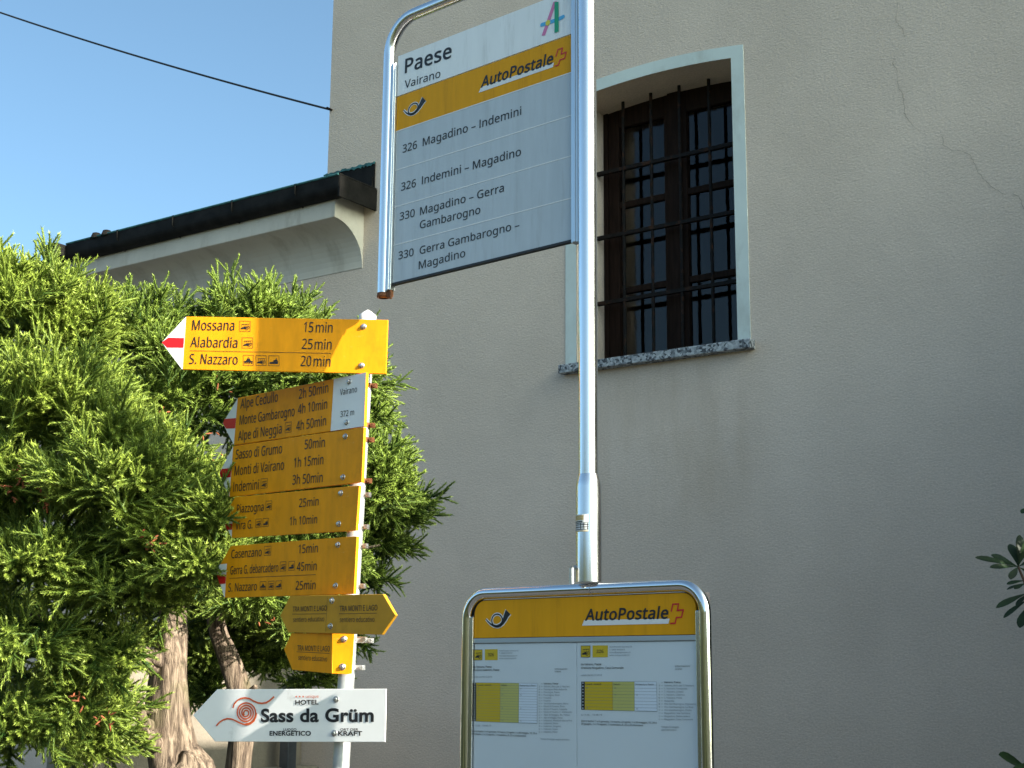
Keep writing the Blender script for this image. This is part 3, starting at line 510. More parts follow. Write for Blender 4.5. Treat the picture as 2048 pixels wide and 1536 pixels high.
def capheight(bold, font):
    k = (bold, font)
    if k not in _cap:
        v, _ = glyph_mesh('H', bold, font); _cap[k] = (v[:, 1].min(), v[:, 1].max())
    return _cap[k]
def write(mb, pl, txt, a, b, cap, y, bold=0.0, font='sign', slant=0.0, mi=0):
    """writing whose ink runs from photo point a to b along the baseline, capitals cap px high"""
    v, f = glyph_mesh(txt, bold, font)
    p0, p1 = pl.at(*a), pl.at(*b)
    mid = ((a[0]+b[0])/2, (a[1]+b[1])/2)
    h = np.hypot(*(pl.at(mid[0], mid[1]-cap)-pl.at(*mid)))
    lo, hi = capheight(bold, font)
    ys = (v[:, 1]-lo)*h/(hi-lo)
    x = v[:, 0]+slant*v[:, 1]
    t = (x-x.min())/(x.max()-x.min())
    e = p1-p0; ex = e/np.hypot(*e); ez = np.array([-ex[1], ex[0]])
    P = p0[None]+t[:, None]*e[None]+ys[:, None]*ez[None]
    # faces must look towards -y
    vs = [(p[0], y, p[1]) for p in P]
    ff = []
    for q in f:
        A = sum(P[q[i]][0]*P[q[(i+1) % len(q)]][1]-P[q[(i+1) % len(q)]][0]*P[q[i]][1] for i in range(len(q)))
        ff.append(q if A > 0 else q[::-1])
    mb.add(vs, ff, mi)
def zoomed(ox, oy, k):
    """readings taken from an enlarged crop back to photo pixels"""
    return lambda *p: [(ox+x/k, oy+y/k) for x, y in p]

# ---------------------------------------------------------------- ground
def flat(name, x0, x1, y0, y1, z, m, label=None):
    return obj(name, MB().add([(x0, y0, z), (x1, y0, z), (x1, y1, z), (x0, y1, z)], [(0, 1, 2, 3)]).mesh(name), m, kind='structure')
flat('ground', -400, 400, -400, 400, -0.13, M['earth'])
WALL = Plane(at_depth(1315, 400, 8.0)*np.array([1, 1, 0]), YAW_WALL)
def structure_strip(name, w0, w1, z, m, thick):
    b = MB().box(-40, 40, w0, w1, z-thick, z)
    o = b.build(name, m, kind='structure'); o.location = (WALL.O[0], WALL.O[1], 0); o.rotation_euler = (0, 0, WALL.rotz); return o
structure_strip('pavement', -5.2, 6, 0.0, M['kerb'], .125)
structure_strip('road', -8.75, -5.2, -0.11, M['asphalt'], .012)
# unseen overgrown bank added across the road to block low sky from the wall
def blocking_bank():
    prof = [(-8.7, -.13), (-8.95, .9), (-9.15, 1.9), (-9.6, 2.5), (-10.6, 2.8), (-13, 3.1), (-20, 3.8), (-40, 5.5), (-90, 11), (-180, 22), (-300, 38)]
    b = MB(); g = random.Random(4)
    xs = [-140+3.0*i for i in range(95)]
    v = []
    for x in xs:
        for j, (w, z) in enumerate(prof):
            k = min(1, j/3)
            v.append((x+g.uniform(-.6, .6), w+g.uniform(-.25, .25)*k*(1+j*.3), z+k*g.uniform(-.35, .35)*(1+j*.25)))
    n = len(prof)
    f = [(i*n+j, i*n+j+1, (i+1)*n+j+1, (i+1)*n+j) for i in range(len(xs)-1) for j in range(n-1)]
    b.add(v, f, 0, True)
    o = b.build('sky_blocking_bank', M['bank_green'], kind='structure'); o.location = (WALL.O[0], WALL.O[1], 0); o.rotation_euler = (0, 0, WALL.rotz)
blocking_bank()

# ---------------------------------------------------------------- the church-like house: facade plane y=0, x to the right, seen from -y
bld = thing('house', 'tall plain grey plastered house with one barred window and a lower eaved wing', 'building', (WALL.O[0], WALL.O[1], 0), WALL.rotz)
XR, XL, TOP, WING = 17.0, -2.62, 12.5, 4.80
OL, OR_, OB = -.56, .495, 3.475         # window opening
AX = (OL+OR_)/2
def inner(x): return 5.182-.10*(x-AX)**2*1.15
def outer(x): return 5.257-.12*(x-AX)**2
def facade():
    b = MB(); T = .55
    xs = [OL+(OR_-OL)*i/14 for i in range(15)]
    def q(x0, z0, x1, z1): b.add([(x0, 0, z0), (x1, 0, z0), (x1, 0, z1), (x0, 0, z1)], [(0, 1, 2, 3)])
    q(XL, -.2, OL, OB); q(OL, -.2, OR_, OB); q(OR_, -.2, XR, OB)
    zt = 5.4
    q(XL, OB, OL, inner(OL)); q(OR_, OB, XR, inner(OR_))
    q(XL, inner(OL), OL, zt); q(OR_, inner(OR_), XR, zt)
    for i in range(14):
        x0, x1 = xs[i], xs[i+1]
        b.add([(x0, 0, inner(x0)), (x1, 0, inner(x1)), (x1, 0, zt), (x0, 0, zt)], [(0, 1, 2, 3)])
        b.add([(x0, 0, inner(x0)), (x0, T, inner(x0)), (x1, T, inner(x1)), (x1, 0, inner(x1))], [(0, 1, 2, 3)])
    q(XL, zt, OL, TOP); q(OL, zt, OR_, TOP); q(OR_, zt, XR, TOP)
    b.add([(OL, 0, OB), (OL, 0, inner(OL)), (OL, T, inner(OL)), (OL, T, OB)], [(3, 2, 1, 0)])
    b.add([(OR_, 0, OB), (OR_, 0, inner(OR_)), (OR_, T, inner(OR_)), (OR_, T, OB)], [(0, 1, 2, 3)])
    b.add([(OL, 0, OB), (OR_, 0, OB), (OR_, T, OB), (OL, T, OB)], [(0, 1, 2, 3)])
    # inside face, other walls and the ceiling so that the room behind the window is dark
    b.box(XL, OL-.002, T-.01, T+.02, -.2, TOP-.1); b.box(OR_+.002, XR-.02, T-.01, T+.02, -.2, TOP-.1)
    for x, s in ((XL, -1), (XR, 1)):
        b.add([(x, 0, -.2), (x, 9, -.2), (x, 9, TOP), (x, 0, TOP)], [(0, 1, 2, 3) if s > 0 else (3, 2, 1, 0)])
    b.add([(XL, 9, -.2), (XR, 9, -.2), (XR, 9, TOP), (XL, 9, TOP)], [(3, 2, 1, 0)])
    b.add([(XL, 0, TOP), (XR, 0, TOP), (XR, 9, TOP), (XL, 9, TOP)], [(0, 1, 2, 3)])
    # the wing's wall runs on in the same plane
    b.add([(-9.5, 0, -.2), (XL, 0, -.2), (XL, 0, WING), (-9.5, 0, WING)], [(0, 1, 2, 3)])
    b.add([(-9.5, 0, -.2), (-9.5, 7, -.2), (-9.5, 7, WING), (-9.5, 0, WING)], [(3, 2, 1, 0)])
    return b.mesh('wall')
wall = obj('wall', facade(), M['plaster'], bld)
# hairline cracks in the upper right of the plaster
zc = zoomed(1748, 0, 3.413)
cr = MB()
for path in (((162, 15), (155, 140), (180, 185), (200, 200), (208, 255)), ((145, 390), (125, 435), (155, 470), (158, 550), (175, 605), (188, 628), (202, 680), (212, 735), (207, 770), (220, 795), (260, 840), (310, 900)),
             ((465, 930), (472, 985), (528, 1030), (590, 1030), (660, 1060), (690, 1130), (740, 1220), (820, 1285), (885, 1325)), ((945, 1320), (1000, 1360), (1024, 1420), (1060, 1500))):
    p = WALL.pts(zc(*path))
    pp = []
    for i in range(len(p)-1):
        for k in range(4):
            t = k/4; pp.append((p[i][0]*(1-t)+p[i+1][0]*t+random.uniform(-.004, .004), p[i][1]*(1-t)+p[i+1][1]*t+random.uniform(-.004, .004)))
    pp.append(p[-1])
    cr.ribbon(pp, [random.uniform(.0008, .0026) for _ in pp], -.003)
cr.build('crack', mat('crack_shadow_line', (.30, .26, .22), .95), wall)

def surround():
    b = MB(); y = -.004; w = .078
    xs = [OL+(OR_-OL)*i/16 for i in range(17)]
    ox = [OL-w+(OR_-OL+2*w)*i/16 for i in range(17)]
    for i in range(16):
        v = [(xs[i], y, inner(xs[i])), (xs[i+1], y, inner(xs[i+1])), (ox[i+1], y, outer(ox[i+1])), (ox[i], y, outer(ox[i]))]
        v2 = [(ox[i], y, outer(ox[i])), (ox[i+1], y, outer(ox[i+1])), (ox[i+1], .02, outer(ox[i+1])), (ox[i], .02, outer(ox[i]))]
        b.add(v, [(0, 1, 2, 3)]); b.add(v2, [(0, 1, 2, 3)])
    b.add([(OL-w, y, OB), (OL, y, OB), (OL, y, inner(OL)), (OL-w, y, outer(OL-w))], [(0, 1, 2, 3)])
    b.add([(OR_, y, OB), (OR_+w, y, OB), (OR_+w, y, outer(OR_+w)), (OR_, y, inner(OR_))], [(0, 1, 2, 3)])
    b.add([(OR_+w, y, OB), (OR_+w, .02, OB), (OR_+w, .02, outer(OR_+w)), (OR_+w, y, outer(OR_+w))], [(0, 1, 2, 3)])
    b.add([(OL-w, y, OB), (OL-w, .02, OB), (OL-w, .02, outer(OL-w)), (OL-w, y, outer(OL-w))], [(3, 2, 1, 0)])
    return b
# window: wooden frame, two casements of three panes, grille, stone sill
def casement(b, x0, x1, y0, y1):
    b.box(x0, x0+.075, y0, y1, OB, 5.22); b.box(x1-.075, x1, y0, y1, OB, 5.22)
    b.box(x0+.075, x1-.075, y0+.002, y1, 5.045, 5.22); b.box(x0+.075, x1-.075, y0+.002, y1, OB, OB+.09)
    for z in (3.985, 4.535): b.box(x0+.075, x1-.075, y0+.004, y1-.004, z-.02, z+.02)
wb = MB()
casement(wb, OL+.03, -.058, .325, .37); casement(wb, -.052, OR_-.02, .325, .37)
wb.box(-.10, -.01, .308, .33, OB, 5.2)
wb.box(OL-.03, OL+.031, .312, .40, OB, 5.22); wb.box(OR_-.021, OR_+.03, .312, .40, OB, 5.22)
win = bevel(wb.build('window', M['wood'], bld), .004)
for x0, x1 in ((OL+.105, -.133), (.023, OR_-.095)):
    for z0, z1 in ((OB+.09, 3.965), (4.005, 4.515), (4.555, 5.045)):
        MB().box(x0-.004, x1+.004, .347, .351, z0-.004, z1+.004).build('pane', M['pane'], win)
surround().build('window_surround', M['trim'], win)
bevel(MB().box(-.655, .597, -.06, .31, 3.422, OB).build('window_sill', M['granite'], win), .006)
gb = MB()
for x in (-.371, -.173, .024, .224, .421): gb.tube([(x, .24, OB), (x, .24, 5.19)], .0105, 8)
for z in (3.897, 4.314, 4.731): gb.box(OL, OR_, .226, .254, z-.011, z+.011)
gb.build('window_grille', M['iron'], win)

# lower wing: cove cornice, gutter, roof and the flashing against the tall wall
def cornice():
    prof = [(.02, 4.345), (-.006, 4.345)]
    for i in range(13):
        a = R(90*i/12)
        prof.append((-.29+.284*math.cos(a), 4.36+.268*math.sin(a)))
    prof += [(-.29, 4.715), (-.29, 4.79), (.02, 4.79)]
    b = MB(); n = len(prof); X0, X1 = -9.4, -2.27
    v = [(X0, p[0], p[1]-.0) for p in prof]+[(X1, p[0], p[1]) for p in prof]
    f = [(i, i+1, n+i+1, n+i) for i in range(n-1)]
    b.add(v, f); b.add(v[n:], [tuple(range(n-1, -1, -1))]); b.add(v[:n], [tuple(range(n))])
    return b
bevel(cornice().build('cornice', M['render_smooth'], bld), .006)
gt = MB()
def gutter(b, x0, x1):
    prof = [(-.275, 4.75), (-.30, 4.745)]+[(-.312-.064*math.sin(R(a)), 4.808-.064*math.cos(R(a))) for a in range(0, 91, 15)]+[(-.377, 4.872), (-.367, 4.878), (-.367, 4.80), (-.275, 4.78)]
    n = len(prof)
    v = [(x0, p[0], p[1]) for p in prof]+[(x1, p[0], p[1]) for p in prof]
    b.add(v, [(i, i+1, n+i+1, n+i) for i in range(n-1)], 0, False); b.add(v[n:], [tuple(range(n-1, -1, -1))]); b.add(v[:n], [tuple(range(n))])
gutter(gt, -4.95, -2.162)
gt.box(-2.175, -2.158, -.372, 0, 4.728, 4.872)                       # closed end running back to the wall
gt.box(-5.08, -4.952, -.47, -.29, 4.78, 4.868)                       # far end turning the corner
gut = gt.build('gutter', M['copper'], bld)
gl = MB(); gl.tube([(-4.95, -.376, 4.878), (-2.168, -.376, 4.878)], .0085, 8); gl.tube([(-2.166, -.376, 4.879), (-2.166, -.004, 4.879)], .0085, 8, mi=1)
for x in (-2.55, -3.15, -3.75, -4.35): gl.box(x-.012, x+.012, -.384, -.28, 4.875, 4.884, 1); gl.tube([(x, -.386, 4.87), (x, -.384, 4.81), (x, -.30, 4.738)], .006, 6, mi=1)
gl.build('gutter_rim', [M['patina'], M['copper']], gut)
rf = MB()
rf.add([(-9.6, -.30, 4.83), (XL, -.30, 4.83), (XL, 4.5, 5.6), (-9.6, 4.5, 5.6)], [(0, 1, 2, 3)])
rf.add([(-9.6, -.30, 4.77), (XL, -.30, 4.77), (XL, 4.5, 5.54), (-9.6, 4.5, 5.54)], [(3, 2, 1, 0)])
rf.add([(-9.6, -.30, 4.77), (XL, -.30, 4.77), (XL, -.30, 4.83), (-9.6, -.30, 4.83)], [(0, 1, 2, 3)])
rf.box(XL, -2.18, -.365, .0, 4.79, 4.86)
for x in (-4.62, -4.5): rf.lathe([(0, .05), (.03, .04), (.045, 0)], (x, -.36, 4.868), 'z', 10)
rf.build('roof', M['rooftile'], bld)
fl = MB().box(-2.64, -2.178, -.012, -.002, 4.85, 5.075)
fl.box(-2.50, -2.19, -.019, -.012, 4.90, 4.97)
flo = fl.build('flashing', M['copper'], bld)
fr = MB()
pp = [(-2.64+.462*i/30, 5.075+random.uniform(-.004, .008)) for i in range(31)]
fr.prism([(p[0], p[1]) for p in pp]+[(pp[-i-1][0], 5.066-random.uniform(0, .016)) for i in range(31)], -.017, -.003)
fr.build('patina_edge', M['patina'], flo)

# garden wall standing out from the facade at the corner, in the sun
gw = thing('garden_wall', 'low sunlit beige plaster garden wall with a ledge, half hidden behind the conifer trunks', 'wall', (WALL.O[0], WALL.O[1], 0), WALL.rotz)
gw.location = Vector((WALL.O[0], WALL.O[1], 0)) + Matrix.Rotation(WALL.rotz, 3, 'Z') @ Vector((-2.66, 0, 0))
bevel(MB().box(-.3, 0, -1.75, -.004, 0, 1.72).build('wall_body', M['render_lit'], gw), .02)
bevel(MB().box(.002, .16, -1.70, -.006, -.1, 1.10).build('ledge', M['render_lit'], gw), .015)

gp = thing('gate_post', 'dark grey steel post standing at the house corner behind the hotel board', 'post', (0, 0, 0), WALL.rotz)
gp.location = Vector((WALL.O[0], WALL.O[1], 0)) + Matrix.Rotation(WALL.rotz, 3, 'Z') @ Vector((-2.50, -.30, 0))
M['post_grey'] = mat('dark_grey_post_paint', (.045, .052, .06), .6, var=.2, vscale=12)
bevel(MB().box(-.038, .038, -.038, .038, -.1, 1.60).build('shaft', M['post_grey'], gp), .006)
MB().lathe([(.056, 1.60), (.056, 1.612), (.03, 1.635), (0, 1.64)], (0, 0, 0), 'z', 4, smooth=False).build('cap', M['post_grey'], gp)
# overhead cable from the corner of the tall wall
c1 = WALL.O*0+np.array([0, 0, 0.0])
pe = np.append(WALL.O[:2]+WALL.x[:2]*(-2.60), 5.55)
ps = at_depth(-420, -135, 13.0)
cb = MB(); path = []
for i in range(41):
    t = i/40; p = pe*(1-t)+ps*t; p[2] -= 4*.10*t*(1-t); path.append(tuple(p))
cb.tube(path, .0075, 8)
hk = MB(); hk.tube([(-2.60, .02, 5.55), (-2.60, -.05, 5.55)], .008, 8); hk.build('cable_hook', M['iron'], bld)

cbo = cb.build('overhead_cable', M['cable'], None, label='thin black cable strung across the sky to the corner of the tall house', cat='cable')

# ---------------------------------------------------------------- bus stop sign
SP = Plane(at_depth(1176, 700, 3.4)*np.array([1, 1, 0]), YAW_STOP)
stop = thing('bus_stop_sign', 'tall steel bus stop sign headed Paese Vairano with postal bus line plates', 'bus stop sign', SP.O, SP.rotz)
b = MB(); b.tube([(0, 0, 2.10), (0, 0, 3.56)], .023, 32)
b.lathe([(.023, 0), (.018, .008), (0, .010)], (0, 0, 3.56), 'z', 24)
b.build('pole', M['chrome'], stop)
b = MB(); b.tube([(.001, 0, 1.873), (.001, 0, 2.098), (.001, 0, 2.112), (.001, 0, 2.128)], [.0305, .0305, .0285, .0245], 32)
slv = b.build('pole_sleeve', M['chrome'], stop)
def wrap(z0, z1, r, a0, a1, n=14):
    """a label wrapped round the sleeve between two bearings (0 = facing the viewer)"""
    v = [(.001+r*math.sin(R(a0+(a1-a0)*i/n)), -r*math.cos(R(a0+(a1-a0)*i/n)), z) for z in (z0, z1) for i in range(n+1)]
    return v, [(i, i+1, n+1+i+1, n+1+i) for i in range(n)]
st = MB()
M['tan'] = mat('tan_label', (.55, .40, .18), .5, var=.25, vscale=300)
st.add(*wrap(1.990, 2.030, .0309, -88, 36), 1)
st.add(*wrap(2.0165, 2.028, .0311, -84, 14), 0)
st.add(*wrap(1.9895, 1.992, .0311, -84, 34), 0)
for z in (1.9945, 2.000, 2.0055, 2.0095): st.add(*wrap(z-.0008, z+.0008, .0312, -86, 36), 2)
for a in range(-86, 37, 17): st.add(*wrap(1.9945, 2.0095, .0312, a-1.6, a+1.6, 2), 2)
st.add(*wrap(2.0118, 2.0145, .0312, -70, 10), 2)
st.build('sticker', [M['tan'], M['white'], M['ink']], slv)
b = MB(); b.tube([(-.024, -.034, 1.868), (-.024, -.034, 1.905)], .0065, 10); b.tube([(-.024, -.034, 1.905), (-.024, -.020, 1.908)], .005, 8)
b.build('clip', M['bolt'], slv)
# bent tube carrying the far edge
path = [(-.7195, 0, 2.690), (-.7195, 0, 3.40)]+[(x, 0, z) for x, z in arc(-.6195, 3.405, .10, 180, 90, 12)]+[(0, 0, 3.505)]
tb = MB(); tb.tube(path, .0172, 24, caps=False).build('frame_tube', M['chrome'], stop)
b = MB(); b.lathe([(.0176, .012), (.0182, .004), (.0176, -.001), (.0125, -.001), (.012, .006), (0, .0062)], (-.7195, 0, 2.686), 'z', 24)
b.build('tube_end', M['rust'], stop)
b = MB(); b.lathe([(.0118, 0), (0, -.001)], (-.7195, 0, 2.688), 'z', 16); b.build('end_plug', M['rust_bright'], stop)
for x0, x1, z0, z1_ in ((-.7015, -.6835, 2.700, 3.372), (-.0445, -.0235, 2.708, 3.405)):
    b = MB(); b.box(x0, x1, -.010, .010, z0, z1_)
    b.box(x0+.006, x1-.006, -.0125, -.0098, z0+.001, z1_-.001)
    bevel(b.build('side_rail', M['alu'], stop), .002)
b = MB(); b.box(-.700, -.684, -.006, .004, 2.682, 2.698); b.tube([(-.686, -.004, 2.676), (-.686, -.004, 2.70)], .004, 8); b.build('rail_screw', M['rust'], stop)
X0, X1 = -.6825, -.0455
b = MB(); b.box(X0, X1, .0015, .008, 2.722, 3.39); b.build('backing', M['white'], stop)
b = MB(); b.box(X0, X1, -.004, .010, 2.7145, 2.7205); b.build('drip_edge', M['dark'], stop)
ZL = [3.393, 3.2695, 3.1645, 3.0485, 2.9405, 2.8290, 2.7210]
names = ['name_plate', 'postal_plate', 'line_plate', 'line_plate', 'line_plate', 'line_plate']
mats = [M['plate_white'], M['post_yellow']]+[M['plate_grey']]*4
plates = []
for i in range(6):
    g = 0.0016
    p = MB().box(X0, X1, -.002, .0015, ZL[i+1]+(g if i < 5 else 0), ZL[i]-(g if i else 0)).build(names[i], mats[i], stop)
    if i > 0: p['label'] = ['', 'yellow plate with a post horn and red cross outline', 'grey plate reading 326 Magadino – Indemini', 'grey plate reading 326 Indemini – Magadino', 'grey plate reading 330 Magadino – Gerra Gambarogno', 'grey plate reading 330 Gerra Gambarogno – Magadino'][i]
    plates.append(p)
    if i > 1: MB().box(X0, X1, -.0026, .0012, ZL[i]-g+.0002, ZL[i]+g-.0002).build('plate_edge', M['white'], p)
Y = -.0028
z1 = zoomed(740, 0, 4.096); z2 = zoomed(740, 300, 4.096)
def words(parent, pl, mat_, *specs, y=Y, name='lettering', joined=False):
    mb = MB()
    for s in specs:
        kw = dict(s[4]) if len(s) > 4 else {}
        write(mb, pl, s[0], s[1], s[2], s[3], kw.pop('y', y), **kw)
        if not joined: mb.build(name, mat_, parent); mb = MB()
    if joined: tag(mb.build(name, mat_, parent), kind='stuff')
B = lambda z, t, a, b_, cap, **k: (t, z(a)[0], z(b_)[0], cap, k)
words(plates[0], SP, M['ink'], B(z1, 'Paese', (290, 605), (672, 475), 29, bold=.014), B(z1, 'Vairano', (288, 727), (581, 635), 15.5, bold=.003))
words(plates[2], SP, M['ink'], B(z1, '326', (272, 1255), (390, 1218), 15.8, bold=.005), B(z1, 'Magadino \u2013 Indemini', (437, 1200), (1245, 942), 16.3, bold=.005))
words(plates[3], SP, M['ink'], B(z2, '326', (260, 337), (381, 303), 15.8, bold=.005), B(z2, 'Indemini \u2013 Magadino', (430, 284), (1242, 47), 16.3, bold=.005))
words(plates[4], SP, M['ink'], B(z2, '330', (248, 580), (371, 547), 15.6, bold=.005), B(z2, 'Magadino \u2013 Gerra', (415, 536), (1102, 342), 16.0, bold=.005), B(z2, 'Gambarogno', (413, 648), (909, 522), 16.0, bold=.005))
words(plates[5], SP, M['ink'], B(z2, '330', (238, 900), (362, 868), 15.6, bold=.005), B(z2, 'Gerra Gambarogno \u2013', (412, 857), (1229, 645), 15.9, bold=.005), B(z2, 'Magadino', (405, 979), (786, 876), 15.9, bold=.005))
# transport emblem on the name plate
def poly(pl, z, *ps): return pl.pts(z(*ps))
e = MB()
e.sheet(poly(SP, z1, (1508, 17), (1535, 11), (1440, 293), (1411, 295)), -.0026, 0)
e.ribbon(poly(SP, z1, (1413, 206), (1460, 191), (1550, 160), (1588, 140)), .0105, -.0030, 2)
for c in ((1413, 206), (1588, 140)):
    q = SP.at(*z1(c)[0]); e.sheet([(q[0]+.0052*math.cos(R(a)), q[1]+.0052*math.sin(R(a))) for a in range(0, 360, 30)], -.0031, 2)
q = SP.at(*z1((1464, 190))[0]); e.sheet([(q[0]+.0082*math.cos(R(a)), q[1]+.0076*math.sin(R(a))) for a in range(0, 360, 20)], -.0035, 3)
e.sheet(poly(SP, z1, (1519, 20), (1552, 18), (1553, 262), (1519, 273)), -.0038, 1)
e.build('emblem', [M['pink'], M['green'], M['blue'], M['lemon']], plates[0])
def horn(pl, F, y, parent):
    """post horn: ring, tail and flared bell, black with a pale rim; F maps emblem units to photo px"""
    out, ink = MB(), MB()
    ring = pl.pts([F(352+40*math.cos(R(a)), 414+48*math.sin(R(a))) for a in range(0, 361, 15)])
    w = abs(pl.at(*F(360, 414))[0]-pl.at(*F(352, 414))[0])/8
    out.ribbon(ring, w*17, y+.0006); ink.ribbon(ring, w*8, y)
    body = [(268, 403), (284, 422), (303, 440), (325, 452), (348, 457), (372, 450), (392, 432), (408, 405), (420, 375), (434, 350)]
    wid = [5, 7, 9, 12, 14, 17, 21, 27, 34, 44]
    P = pl.pts([F(*p) for p in body])
    out.ribbon(P, [w*(q+10) for q in wid], y+.0006); ink.ribbon(P, [w*q for q in wid], y)
    ink.build('post_horn', M['ink'], parent); out.build('post_horn_rim', M['plate_white'], parent)
CZ = zoomed(900, 1130, 3.7236)
fit = np.array([[268, 403, 1], [352, 414, 1], [458, 362, 1], [345, 458, 1]])
tx = np.linalg.lstsq(fit, np.array([z1(p)[0] for p in ((281, 905), (362, 890), (470, 820), (345, 940))]), rcond=None)[0]
horn(SP, lambda x, y_: tuple(np.array([x, y_, 1]) @ tx), -.0030, plates[1])
def logo(pl, z, strip, cross, stroke, base, cap, parent, y):
    MB().sheet(poly(pl, z, *strip), y+.0004).build('logo_underline', M['white'], parent)
    words(parent, pl, M['ink'], B(z, 'AutoPostale', base[0], base[1], cap, bold=.016, slant=.16, y=y))
    MB().ribbon(poly(pl, z, *cross), stroke, y).build('logo_cross', M['red'], parent)
logo(SP, z1, ((895, 762), (915, 716), (1512, 515), (1503, 552)), ((1528, 468), (1546, 408), (1582, 397), (1572, 446), (1613, 430), (1600, 481), (1561, 494), (1548, 536), (1519, 544)), .0034, ((912, 724), (1507, 524)), 22.5, plates[1], -.0030)

# ---------------------------------------------------------------- timetable case on the same foot
case = thing('timetable_case', 'low steel framed timetable case with yellow horn header standing below the stop sign', 'timetable case', SP.O, SP.rotz)
cx0, cx1, cz = -.385, .322, 1.857
r = .062
path = [(cx0, 0, 0), (cx0, 0, .6), (cx0, 0, 1.3), (cx0, 0, cz-r)]+[(x, 0, z) for x, z in arc(cx0+r, cz-r, r, 180, 90, 10)][1:]+[(-.02, 0, cz)]+[(x, 0, z) for x, z in arc(cx1-r, cz-r, r, 90, 0, 10)]+[(cx1, 0, 1.3), (cx1, 0, .6), (cx1, 0, 0)]
frm = MB().tube(path, .0138, 24).build('case_frame', M['chrome_bright'], case)
b = MB(); b.lathe([(.0140, -.0012), (.0143, 0), (.0140, .0012)], (.012, 0, cz), 'x', 24); b.build('tube_joint', M['alu'], frm)
# box behind the panels and inner channels
b = MB(); b.box(cx0+.012, cx1-.010, .006, .040, 1.02, 1.842); bevel(b.build('case_back', M['dark'], case), .004)
for x0, x1 in ((cx0+.013, -.3605), (.3010, cx1-.012)): bevel(MB().box(x0, x1, -.007, .0055, 1.02, 1.80).build('inner_channel', M['chrome'], case), .0015)
bevel(MB().box(cx0+.013, cx1-.012, -.008, .0055, 1.00, 1.0195).build('bottom_channel', M['chrome'], case), .0015)
hx0, hx1, hz0, hz1, hr = -.3590, .2995, 1.7485, 1.8395, .034
hp = [(hx0, hz0), (hx1, hz0)]+arc(hx1-hr, hz1-hr, hr, 0, 90, 8)+arc(hx0+hr, hz1-hr, hr, 90, 180, 8)
hdr = MB().prism(hp, -.002, .004).build('header_panel', M['post_yellow'], case)
horn(SP, lambda x, y_: CZ((x+5, y_))[0], -.0030, hdr)
logo(SP, CZ, ((988, 452), (1004, 410), (1640, 400), (1632, 437)), ((1653, 347), (1665, 292), (1708, 290), (1698, 338), (1743, 335), (1730, 389), (1692, 391), (1682, 434), (1645, 436)), .0033, ((1010, 416), (1633, 401)), 24.2, hdr, -.0030)
bevel(MB().box(hx0, hx1, -.0045, .004, 1.7355, 1.7470).build('divider_rail', M['alu'], case), .001)
MB().box(-.3600, .3005, -.0075, -.0055, 1.021, 1.7350).build('glass', M['glass'], case)
MB().box(hx0, hx1, .0015, .0045, 1.022, 1.7345).build('backboard', M['paper'], case)
XM = SP.at(1154, 1400)[0]
YS = -.0006
zl = zoomed(920, 1280, 6.0); zr = zoomed(1150, 1270, 5.775)
def bus_icon(mb, pl, p, mi=0, y=0):
    """front quarter pictogram of a bus inside a square; p = four corners tl, tr, br, bl in the plane"""
    def U(u, v):
        a = np.array(p[0])*(1-u)+np.array(p[1])*u; c = np.array(p[3])*(1-u)+np.array(p[2])*u
        return tuple(a*(1-v)+c*v)
    return U
def pict(mb, U, kind, y, mi=0, line=.0007):
    mb.ribbon([U(.02, .02), U(.98, .02), U(.98, .98), U(.02, .98), U(.02, .02)], line, y, mi)
    if kind == 'bus':
        mb.sheet([U(.14, .78), U(.14, .66), U(.42, .56), U(.60, .60), U(.66, .76)], y, mi); mb.ribbon([U(.42, .56), U(.88, .54), U(.88, .74)], line*1.5, y, mi)
        mb.ribbon([U(.20, .34), U(.88, .30)], line*1.4, y, mi)
        for u in (.24, .42, .60, .80): mb.ribbon([U(u, .33), U(u, .57)], line*.8, y, mi)
        mb.ribbon([U(.66+.12*math.cos(R(a)), .74+.10*math.sin(R(a))) for a in range(0, 361, 30)], line*1.4, y, mi)
    elif kind == 'boat':
        mb.sheet([U(.12, .80), U(.10, .62), U(.90, .56), U(.84, .80)], y, mi)
        mb.sheet([U(.46, .58), U(.46, .42), U(.84, .38), U(.84, .55)], y, mi)
        mb.ribbon([U(.70, .40), U(.76, .26)], line*2, y, mi)
    else:
        mb.sheet([U(.10, .68), U(.10, .56), U(.90, .56), U(.90, .68)], y, mi)
        mb.sheet([U(.26, .57), U(.40, .34), U(.62, .34), U(.74, .57)], y, mi)
        mb.ribbon([U(.42, .34), U(.50, .22), U(.60, .34)], line, y, mi)
        for u in (.18, .38, .60, .82): mb.sheet([U(u+.07*math.cos(R(a)), .76+.07*math.sin(R(a))) for a in range(0, 360, 45)], y, mi)
